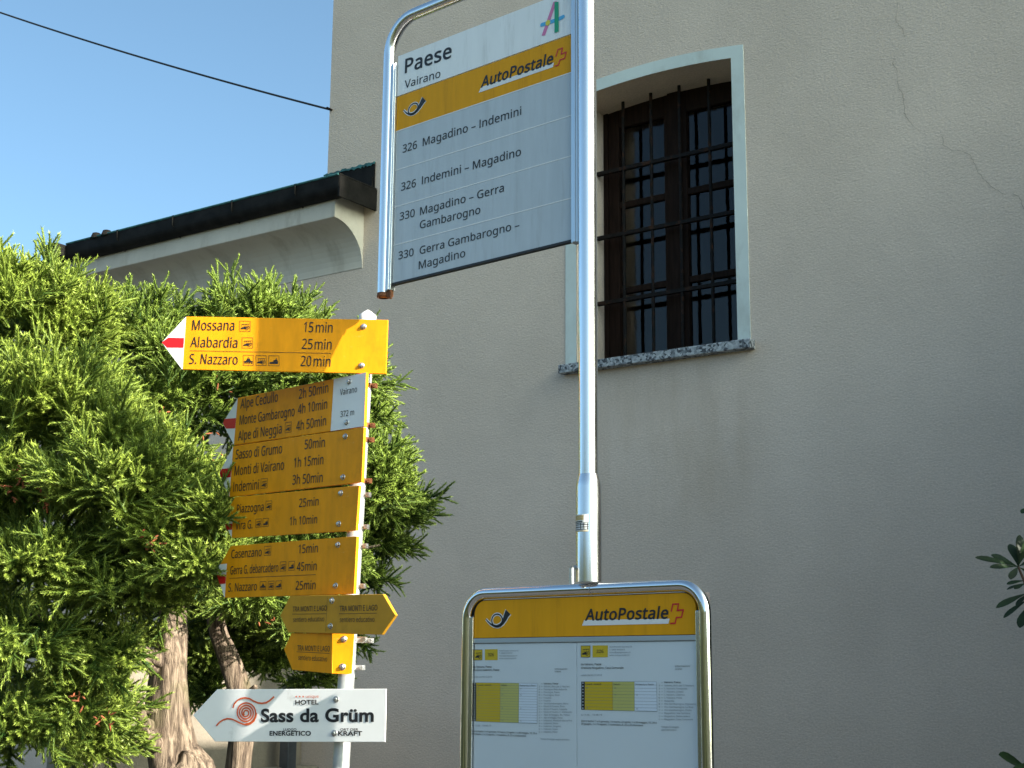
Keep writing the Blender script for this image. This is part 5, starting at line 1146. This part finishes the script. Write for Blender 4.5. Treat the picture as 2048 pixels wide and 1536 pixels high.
def pad(px, py, dep, rx, ry, rz, n, up=.55, tint=.35, fill=.10, front=.22):
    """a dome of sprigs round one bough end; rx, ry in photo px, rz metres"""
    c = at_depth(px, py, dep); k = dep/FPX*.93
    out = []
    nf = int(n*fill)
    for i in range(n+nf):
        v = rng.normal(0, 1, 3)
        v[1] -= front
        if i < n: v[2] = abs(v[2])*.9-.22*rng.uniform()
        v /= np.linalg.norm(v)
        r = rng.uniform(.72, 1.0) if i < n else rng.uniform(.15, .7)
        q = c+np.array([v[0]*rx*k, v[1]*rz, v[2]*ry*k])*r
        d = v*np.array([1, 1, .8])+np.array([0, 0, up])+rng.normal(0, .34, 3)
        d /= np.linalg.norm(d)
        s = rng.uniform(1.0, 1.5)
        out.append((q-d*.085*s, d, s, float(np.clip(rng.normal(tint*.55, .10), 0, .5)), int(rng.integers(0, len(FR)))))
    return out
def log(path, rad, org, n=20, ridges=9, amp=.08, seed=1):
    """a trunk or limb with fluted, knobbly bark"""
    g = np.random.default_rng(seed); P = [np.array(p, float)-org for p in path]
    # resample smoothly
    K = 7; pts, rs = [], []
    for i in range(len(P)-1):
        p0, p1, p2, p3 = P[max(0, i-1)], P[i], P[i+1], P[min(len(P)-1, i+2)]
        for j in range(K):
            t = j/K
            pts.append(.5*((2*p1)+(-p0+p2)*t+(2*p0-5*p1+4*p2-p3)*t*t+(-p0+3*p1-3*p2+p3)*t**3)); rs.append(rad[i]*(1-t)+rad[i+1]*t)
    pts.append(P[-1]); rs.append(rad[-1])
    ph = g.uniform(0, 6.28, 6)
    b = MB(); v = []
    a = None
    for i in range(len(pts)):
        t = pts[min(i+1, len(pts)-1)]-pts[max(i-1, 0)]; t /= np.linalg.norm(t)
        if a is None: a = basis(t)[0]
        a = a-t*(a @ t); a /= np.linalg.norm(a); c = np.cross(t, a)
        for k in range(n):
            q = 2*math.pi*k/n
            w = 1+amp*(.5*math.sin(ridges*q+ph[0]+i*.05)+.6*math.sin(3*q+ph[1]+i*.16)+.4*math.sin(5*q+ph[2]-i*.11)+.35*math.sin(2*q+ph[3]+i*.3))
            v.append(pts[i]+(a*math.cos(q)+c*math.sin(q))*rs[i]*w)
    f = [(i*n+k, i*n+(k+1) % n, (i+1)*n+(k+1) % n, (i+1)*n+k) for i in range(len(pts)-1) for k in range(n)]
    b.add(v, f, 0, True); b.add(v[-n:], [tuple(range(n))])
    return b
def D(px, py, d): return at_depth(px, py, d)
def ground_at(px, d): q = at_depth(px, 1450, d); q[2] = -.1; return q

tA = ground_at(352, 5.2)
treeA = thing('conifer_tree', 'left conifer with thick sunlit trunk and light green sprays filling the left edge', 'tree', tA, 0, 'conifers beside the signpost')
trA = [tA, D(372, 1640, 5.2), D(352, 1530, 5.2), D(340, 1450, 5.2), D(338, 1370, 5.2), D(342, 1300, 5.22), D(345, 1240, 5.25), D(330, 1100, 5.3), D(280, 950, 5.3), D(200, 780, 5.3), D(150, 680, 5.3)]
log(trA, [.135, .112, .092, .076, .066, .058, .048, .04, .03, .02, .008], tA, n=28, amp=.10, seed=3).build('trunk', M['bark'], treeA)
for i, (pth, r0) in enumerate((([D(338, 1350, 5.2), D(300, 1330, 5.15), D(262, 1322, 5.0), D(240, 1300, 4.9)], [.030, .026, .022, .012]), ([D(340, 1330, 5.2), D(200, 1270, 4.95), D(60, 1230, 4.75)], [.03, .02, .006]),
                               ([D(330, 1120, 5.3), D(360, 1000, 5.0), D(330, 930, 4.75)], [.022, .014, .005]), ([D(300, 1000, 5.3), D(180, 960, 4.95), D(60, 920, 4.7)], [.026, .016, .005]), ([D(240, 850, 5.3), D(100, 760, 5.0), D(40, 690, 4.9)], [.02, .012, .005]),
                               ([D(345, 1420, 5.2), D(200, 1420, 5.0), D(60, 1450, 4.8)], [.02, .012, .005]), ([D(335, 1220, 5.25), D(400, 1130, 4.8), D(420, 1050, 4.55)], [.02, .012, .005]),
                               ([D(318, 1490, 5.15), D(296, 1478, 5.08), D(284, 1472, 5.02)], [.034, .030, .028]), ([D(322, 1455, 5.2), D(288, 1445, 5.12), D(276, 1400, 5.08)], [.030, .022, .017]))):
    l = log(pth, r0, tA, n=12, amp=.09, seed=20+i); l.build('limb', M['bark'], treeA)
kn = MB(); q = D(283, 1474, 5.015)-tA
v, f = [], []
kn.lathe([(.033, .0), (.036, -.010), (.030, -.016), (.022, -.008), (.0, .006)], (q[0], q[1], q[2]), 'y', 18)
kn.build('knot', M['bark'], treeA)
pads = [(50, 640, 4.95, 150, 135, .34, 105, .75, .55), (165, 680, 5.1, 80, 120, .28, 60, .7, .5), (-20, 800, 4.9, 120, 120, .3, 50, .5, .4), (110, 835, 4.65, 165, 120, .36, 110, .65, .5),
        (240, 900, 4.6, 110, 80, .25, 55, .5, .5), (250, 990, 4.5, 165, 105, .33, 110, .45, .45), (350, 970, 4.55, 80, 80, .2, 40, .6, .5), (45, 995, 4.75, 145, 95, .34, 66, .4, .4), (90, 1150, 4.65, 165, 95, .36, 74, .2, .28),
        (330, 1085, 4.55, 105, 85, .26, 60, .15, .4), (270, 1190, 4.7, 145, 80, .3, 62, .0, .28), (50, 1310, 4.7, 165, 95, .36, 62, -.1, .2), (200, 1340, 4.75, 80, 85, .25, 28, -.4, .2),
        (165, 1440, 4.8, 105, 80, .3, 42, -.3, .25), (40, 1480, 4.75, 150, 90, .3, 58, -.1, .25), (405, 1150, 4.45, 62, 75, .18, 32, .1, .35), (430, 1040, 4.4, 38, 60, .14, 18, .4, .4), (-60, 1100, 4.9, 120, 300, .3, 60, .2, .3), (210, 1500, 4.9, 60, 60, .2, 22, -.2, .3)]
it = []
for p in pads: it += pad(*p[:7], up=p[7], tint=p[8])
for i in range(700):                                       # inner growth, its tint lowered to darken the crown's gaps
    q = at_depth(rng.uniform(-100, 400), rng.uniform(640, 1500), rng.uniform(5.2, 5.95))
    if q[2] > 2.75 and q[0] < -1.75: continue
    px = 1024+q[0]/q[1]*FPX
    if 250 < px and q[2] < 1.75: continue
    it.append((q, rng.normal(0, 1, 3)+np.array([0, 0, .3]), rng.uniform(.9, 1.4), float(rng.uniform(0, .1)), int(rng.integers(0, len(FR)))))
def crown(it, tree, org, m, name='crown'):
    V, T, A = place(it, org)
    return obj(name, tri_mesh(name, V, T, A), m, tree)
crown(it, treeA, tA, M['needles'])
def dry(lst, tree, org):
    b = MB()
    for px, py, d, n, sp in lst:
        for i in range(n):
            q = at_depth(px+rng.normal(0, sp), py+rng.normal(0, sp), d+rng.normal(0, .05))-org
            dd = rng.normal(0, 1, 3)+np.array([.4, 0, -.3]); dd /= np.linalg.norm(dd)
            L = rng.uniform(.010, .028)
            b.tube([tuple(q), tuple(q+dd*L*.5), tuple(q+dd*L)], [.0022, .0036, .0012], 5)
    tag(b.build('dry_sprigs', M['dead'], tree), kind='stuff')
dry([(55, 950, 4.42, 26, 16), (20, 985, 4.42, 10, 10), (85, 1005, 4.4, 8, 8), (305, 1080, 4.3, 12, 12), (205, 1440, 4.55, 10, 12), (330, 840, 5.1, 4, 10), (150, 1400, 4.5, 8, 14)], treeA, tA)

tB = ground_at(480, 5.75)
treeB = thing('conifer_tree', 'conifer behind the yellow arrows, its slim leaning trunk showing above the hotel board', 'tree', tB, 0, 'conifers beside the signpost')
trB = [tB, D(477, 1640, 5.75), D(476, 1540, 5.75), D(484, 1450, 5.74), D(478, 1380, 5.7), D(455, 1310, 5.68), D(436, 1260, 5.66), D(428, 1190, 5.64), D(440, 1100, 5.65), D(470, 950, 5.7), D(490, 800, 5.7), D(500, 680, 5.7)]
log(trB, [.07, .056, .050, .050, .043, .040, .036, .031, .028, .022, .014, .006], tB, n=22, amp=.08, seed=5).build('trunk', M['bark'], treeB)
for i, (pth, r0) in enumerate((([D(482, 1405, 5.7), D(505, 1380, 5.66), D(512, 1372, 5.64)], [.02, .014, .006]), ([D(450, 1090, 5.65), D(580, 1000, 5.6), D(700, 960, 5.5), D(770, 950, 5.5)], [.022, .016, .01, .004]), ([D(470, 930, 5.7), D(600, 850, 5.6), D(720, 800, 5.5)], [.02, .012, .004]),
                               ([D(485, 850, 5.7), D(400, 760, 5.5), D(320, 680, 5.4)], [.018, .012, .004]), ([D(440, 1130, 5.65), D(600, 1120, 5.75), D(760, 1090, 5.9)], [.02, .012, .004]), ([D(430, 1200, 5.65), D(540, 1200, 5.5), D(600, 1250, 5.5)], [.014, .008, .004]))):
    l = log(pth, r0, tB, n=10, amp=.08, seed=40+i); l.build('limb', M['bark'], treeB)
pads = [(300, 690, 5.5, 85, 105, .3, 65, .75, .30), (370, 760, 5.35, 120, 105, .32, 46, .5, .25), (290, 820, 5.3, 90, 80, .25, 20, .4, .3), (510, 655, 5.7, 125, 75, .3, 85, .85, .55), (600, 700, 5.75, 60, 70, .2, 32, .6, .5), (430, 700, 5.75, 60, 60, .2, 24, .8, .4), (470, 800, 5.6, 130, 90, .34, 18, .3, .2),
        (640, 775, 5.6, 110, 60, .3, 55, .3, .45), (560, 860, 5.6, 120, 100, .3, 24, .1, .2), (735, 770, 5.55, 38, 45, .16, 16, .2, .5), (745, 840, 5.55, 36, 50, .16, 16, .1, .5), (680, 900, 5.6, 80, 90, .25, 32, .1, .3),
        (752, 945, 5.4, 56, 58, .22, 42, .3, .5), (762, 1000, 5.4, 62, 52, .2, 38, .1, .4), (796, 1040, 6.2, 68, 84, .2, 62, .1, .1), (750, 1100, 6.2, 84, 58, .2, 44, -.3, .12), (745, 1165, 6.2, 55, 34, .14, 12, -.2, .12),  # low tints here darken the right lobe as if shaded
        (600, 1010, 5.7, 130, 100, .3, 50, .1, .3), (600, 1130, 5.6, 130, 90, .3, 55, .0, .35), (480, 1110, 5.5, 70, 80, .24, 30, .0, .3), (510, 1215, 5.35, 75, 55, .2, 30, -.55, .45), (600, 1265, 5.8, 90, 50, .24, 26, -.2, .25), (545, 1325, 6.3, 70, 60, .24, 40, -.2, .1), (520, 1285, 6.2, 65, 55, .22, 34, -.1, .1), (400, 1400, 6.0, 48, 55, .2, 28, -.2, .1), (450, 1250, 6.1, 60, 60, .2, 26, 0, .1), (640, 1370, 6.6, 60, 36, .18, 12, -.3, .12), (420, 880, 5.55, 100, 90, .3, 8, .2, .2), (410, 1320, 6.1, 62, 72, .24, 46, -.1, .12), (700, 1290, 6.3, 44, 40, .16, 8, -.2, .12)]
it = []
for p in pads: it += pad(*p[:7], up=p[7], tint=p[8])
for i in range(420):  # inner growth again, tinted low to darken the gaps
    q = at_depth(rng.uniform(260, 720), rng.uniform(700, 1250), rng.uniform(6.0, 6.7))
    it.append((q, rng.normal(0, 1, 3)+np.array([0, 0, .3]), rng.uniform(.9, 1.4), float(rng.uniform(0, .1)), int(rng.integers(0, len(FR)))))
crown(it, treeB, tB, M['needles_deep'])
dry([(430, 770, 5.2, 6, 12), (400, 910, 5.15, 12, 30), (330, 820, 5.1, 3, 8), (395, 925, 5.1, 6, 18), (530, 1240, 5.1, 4, 10)], treeB, tB)

# ---------------------------------------------------------------- evergreen shrub at the right edge
sh0 = np.array([2.0, 3.35, -.1])
shrub = thing('evergreen_shrub', 'dark leathery leaved shrub reaching in from the right edge before the wall', 'shrub', sh0)
def leaf(b, base, tipp, w, nrm, droop=.12):
    base, tipp = np.array(base, float), np.array(tipp, float)
    ax = tipp-base; L = np.linalg.norm(ax); ax = ax/L
    nrm = np.array(nrm, float); nrm = nrm-ax*(nrm @ ax); nrm /= np.linalg.norm(nrm); sd_ = np.cross(ax, nrm)
    prof = [(0, .05), (.15, .16), (.35, .5), (.55, .85), (.72, 1.0), (.86, .85), (.95, .5), (1.0, .08)]
    v = []
    for t, k in prof:
        c = base+ax*L*t-nrm*droop*L*t*t
        v += [c-sd_*w/2*k+nrm*.10*w*k, c, c+sd_*w/2*k+nrm*.10*w*k]
    n = len(v)
    v2 = [np.array(p)-nrm*.0007 for p in v]
    f = []
    for i in range(len(prof)-1):
        a = 3*i
        for j in (0, 1): f += [(a+j, a+j+1, a+j+4, a+j+3), (n+a+j+3, n+a+j+4, n+a+j+1, n+a+j)]
    b.add(v+v2, f, 0, True)
lb, tw = MB(), MB()
SD = 3.6
zs = zoomed(1748, 936, 2.56)
def S(p, d=SD): return at_depth(*zs(p)[0], d)-sh0
hub = S((738, 505))
for p, w, d in (((533, 442), .020, 3.56), ((607, 436), .022, 3.60), ((603, 496), .016, 3.56), ((700, 380), .024, 3.64), ((756, 338), .024, 3.62), ((800, 360), .024, 3.58), ((850, 450), .024, 3.6), ((700, 545), .020, 3.5), ((840, 560), .02, 3.6)):
    leaf(lb, hub, S(p, d), w, (rng.normal(0, .3), -.8, .7), .10)
h2 = S((790, 610))
for p, w, d in (((680, 585), .014, 3.6), ((676, 612), .012, 3.62), ((632, 695), .018, 3.56), ((720, 610), .014, 3.58), ((722, 698), .016, 3.6), ((658, 752), .016, 3.6), ((742, 800), .026, 3.55), ((860, 700), .022, 3.6)):
    bs = S((768+(30 if p[1] > 650 else 10), 575+(p[1]-585)*.55))
    leaf(lb, bs, S(p, d), w, (rng.normal(0, .3), -.6, .8), .12)
leaf(lb, S((810, 1560)), S((658, 1455), 3.55), .036, (0, -.7, .7), .1)
leaf(lb, S((850, 1500)), S((720, 1560), 3.5), .034, (.2, -.7, .7), .1)
leaf(lb, S((790, 200)), S((752, 228), 3.6), .014, (0, -.7, .7), .1)
tw.tube([tuple(S((738, 505))), tuple(S((770, 580))), tuple(S((800, 700))), tuple(S((860, 900))), tuple(S((960, 1300))), (-.1, .05, .9), (0, 0, 0)], [.003, .0035, .004, .006, .009, .014, .03], 8)
tw.tube([tuple(S((810, 1560))), tuple(S((850, 1500))), tuple(S((1000, 1600))), (-.1, .05, .55)], [.002, .0025, .005, .010], 6)
tw.tube([tuple(S((790, 200))), tuple(S((900, 260))), (-.12, .12, 1.75), (.2, .6, 1.6)], [.0015, .002, .004, .008], 6)
for n_, cen, rad_ in ((330, (.30, .85, 3.0), (.55, .56, 1.75)), (110, (.02, -.22, 2.35), (.50, .40, .80)), (70, (.15, .3, 1.2), (.5, .5, .8))):   # unseen body of the shrub, enlarged sunward to shade the leaves and conifer lobe
    for i in range(n_):
        u_ = rng.normal(0, 1, 3); u_ /= np.linalg.norm(u_)
        c = np.array(cen)+u_*np.array(rad_)*rng.uniform(.3, 1)
        q = c+sh0
        if 1024+q[0]/q[1]*FPX < 2230: continue
        tw.tube([tuple(np.array(cen)*np.array([1, 1, .4])), tuple((c+np.array(cen))*.5+np.array([0, 0, -.1])), tuple(c)], [.008, .005, .002], 5)
        for k in range(10):
            dd = rng.normal(0, 1, 3)+np.array([0, 0, .5]); dd /= np.linalg.norm(dd)
            leaf(lb, c, c+dd*rng.uniform(.08, .13), rng.uniform(.028, .044), rng.normal(0, .5, 3)+np.array([0, -.2, .8]), .1)
tw.tube([(.25, .7, 0), (.28, .8, 1.2), (.30, .85, 4.2)], [.05, .04, .012], 8)
tw.build('stem', M['twig'], shrub)
lb.build('foliage', M['leaf'], shrub)

# added foliage block against the facade further along, outside the picture: it keeps the low sky off the wall's foot
hd = thing('blocker_hedge', 'unseen dark foliage block added along the house foot to keep off low sky', 'blocker_hedge', (WALL.O[0], WALL.O[1], -.1), WALL.rotz)
hb = MB(); g = random.Random(9)
def blocker_hedge_mesh(b, x0, x1, y0, y1, z1, step=.16):
    def face(o, u, v, nu, nv, nrm):
        vs = []
        for i in range(nu+1):
            for j in range(nv+1):
                e = 0 if i in (0, nu) or j in (0, nv) else g.uniform(-.10, .07)
                vs.append(tuple(o[k]+u[k]*i/nu+v[k]*j/nv+nrm[k]*e for k in range(3)))
        b.add(vs, [(i*(nv+1)+j, (i+1)*(nv+1)+j, (i+1)*(nv+1)+j+1, i*(nv+1)+j+1) for i in range(nu) for j in range(nv)])
    nx, ny, nz = int((x1-x0)/step), max(2, int((y1-y0)/step)), int(z1/step)
    face((x0, y0, 0), (x1-x0, 0, 0), (0, 0, z1), nx, nz, (0, -1, 0)); face((x1, y1, 0), (x0-x1, 0, 0), (0, 0, z1), nx, nz, (0, 1, 0))
    face((x0, y1, 0), (0, y0-y1, 0), (0, 0, z1), ny, nz, (-1, 0, 0)); face((x1, y0, 0), (0, y1-y0, 0), (0, 0, z1), ny, nz, (1, 0, 0))
    face((x0, y0, z1), (x1-x0, 0, 0), (0, y1-y0, 0), nx, ny, (0, 0, 1))
blocker_hedge_mesh(hb, 4.0, 12.0, -1.7, -.06, 4.6)
hb.build('foliage', M['leaf'], hd)
